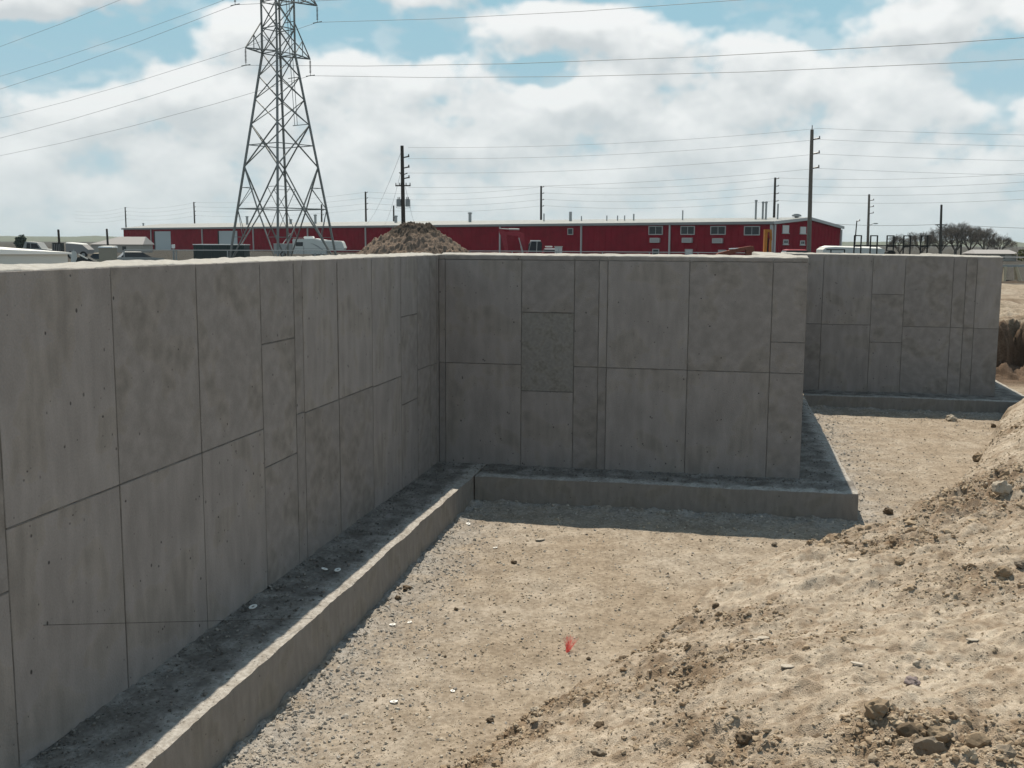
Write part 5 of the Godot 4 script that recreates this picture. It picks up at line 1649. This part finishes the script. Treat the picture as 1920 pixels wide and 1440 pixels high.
func grow(b: MB, a: Vector3, d: Vector3, l: float, r: float, depth: int) -> void:
	var bend := Vector3(rng.randf_range(-0.25, 0.25), rng.randf_range(-0.05, 0.25), rng.randf_range(-0.25, 0.25))
	var m := a + d * l * 0.5
	var e := m + (d + bend).normalized() * l * 0.5
	b.bar(a, m, r, r * 0.85, 4 if depth > 2 else 3, false)
	b.bar(m, e, r * 0.85, r * 0.65, 4 if depth > 2 else 3, false)
	if depth == 0:
		return
	for k in (3 if rng.randf() < 0.75 else 4):
		var axis := Vector3(rng.randfn(), rng.randfn() * 0.4, rng.randfn()).normalized()
		var nd := (d.rotated(axis, rng.randf_range(0.3, 0.95)) + Vector3(0, 0.12, 0)).normalized()
		grow(b, a.lerp(e, rng.randf_range(0.55, 1.0)), nd, l * rng.randf_range(0.6, 0.85), maxf(r * 0.55, 0.008), depth - 1)

func make_trees() -> void:
	var spots := [[29.5, -210.5, 4.3, "leftmost low bare tree of the clump at the right"], [33.4, -211.4, 5.3, "second bare tree of the clump, behind the cross armed pole"], [36.9, -212.0, 6.2, "bare tree left of the tallest one in the clump"], [39.6, -212.8, 7.0, "tallest bare tree in the middle of the clump"],
		[42.2, -213.3, 6.4, "bare tree just right of the tallest one"], [45.0, -214.0, 5.9, "second bare tree from the right end of the clump"], [47.6, -214.4, 4.6, "rightmost bare tree of the clump leaning to the right"]]
	for s in spots:
		var t := thing("bare_tree", s[3], "tree", Vector3(s[0], YARD, s[1]), rng.randf() * TAU, "bare trees at the right")
		var h: float = s[2]
		var b := MB.new()
		b.bar(Vector3(0, -0.2, 0), Vector3(0.05, h * 0.18, 0), 0.045 * h, 0.034 * h, 8)
		obj("trunk", b.mesh(), M.bark, t)
		b = MB.new()
		for k in 5:
			var w := TAU * k / 5.0 + rng.randf_range(-0.3, 0.3)
			grow(b, Vector3(0.05, h * rng.randf_range(0.12, 0.18), 0), Vector3(cos(w) * 0.75, 1.0, sin(w) * 0.75).normalized(), h * 0.29, 0.024 * h, 6)
		obj("branches", b.mesh(), M.twig, t)
	# a green shrub by the house at the edge
	var sb := thing("shrub", "yellow green shrub right of the low tan house", "shrub", Vector3(39.3, YARD, -160.9))
	var b2 := MB.new(); b2.bar(Vector3.ZERO, Vector3(0, 0.6, 0), 0.08, 0.05, 6); obj("stem", b2.mesh(), M.bark, sb)
	obj("foliage", leaf_cloud(Vector3(0, 0.95, 0), Vector3(1.6, 0.9, 0.9), 500, 0.16), mat(Color(0.12, 0.12, 0.035), 0.9), sb)

# ------------------------------------------------------------------ all of it
func _ready() -> void:
	rng.seed = 4242
	# camera
	var cam := Camera3D.new()
	cam.name = "camera"
	cam.position = EYE
	cam.rotation = Vector3(deg_to_rad(-7.551), deg_to_rad(11.833), 0.005)
	cam.fov = 39.60
	cam.near = 0.05
	cam.far = 9000.0
	add_child(cam)
	cam.current = true
	# sky, haze, exposure
	var env := Environment.new()
	env.background_mode = Environment.BG_SKY
	env.sky = make_sky()
	env.background_energy_multiplier = 1.0
	env.tonemap_mode = Environment.TONE_MAPPER_LINEAR
	env.tonemap_exposure = 1.15
	env.sdfgi_enabled = true
	env.ssao_enabled = true
	env.ssil_enabled = true
	env.fog_enabled = true
	env.fog_density = 0.00011
	env.fog_light_color = Color(0.78, 0.84, 0.87)
	var we := WorldEnvironment.new()
	we.name = "world_environment"
	we.environment = env
	add_child(we)
	# sun: ahead, slightly left, 60 degrees up
	var sun := DirectionalLight3D.new()
	sun.name = "sun"
	sun.transform.basis = Basis.looking_at(Vector3(0.209, -1.0, 0.525), Vector3.UP)
	sun.light_color = Color(1.0, 0.95, 0.87)
	sun.light_energy = 1.6
	sun.light_angular_distance = 0.5
	sun.shadow_enabled = true
	add_child(sun)
	# noises
	n_low.seed = 3; n_low.frequency = 0.9; n_low.fractal_octaves = 3
	n_mid.seed = 4; n_mid.frequency = 3.2; n_mid.fractal_octaves = 4
	n_fine.seed = 6; n_fine.frequency = 14.0; n_fine.fractal_octaves = 3
	n_clod.seed = 9; n_clod.frequency = 11.0; n_clod.noise_type = FastNoiseLite.TYPE_CELLULAR; n_clod.cellular_return_type = FastNoiseLite.RETURN_DISTANCE; n_clod.fractal_octaves = 2
	n_wob.seed = 14; n_wob.frequency = 1.0; n_wob.fractal_octaves = 3
	make_materials()
	make_ground()
	make_hills()
	make_building()
	make_foundation()
	make_tower()
	make_poles()
	make_yard()
	make_stones()
	make_small_things()
	make_gravel()
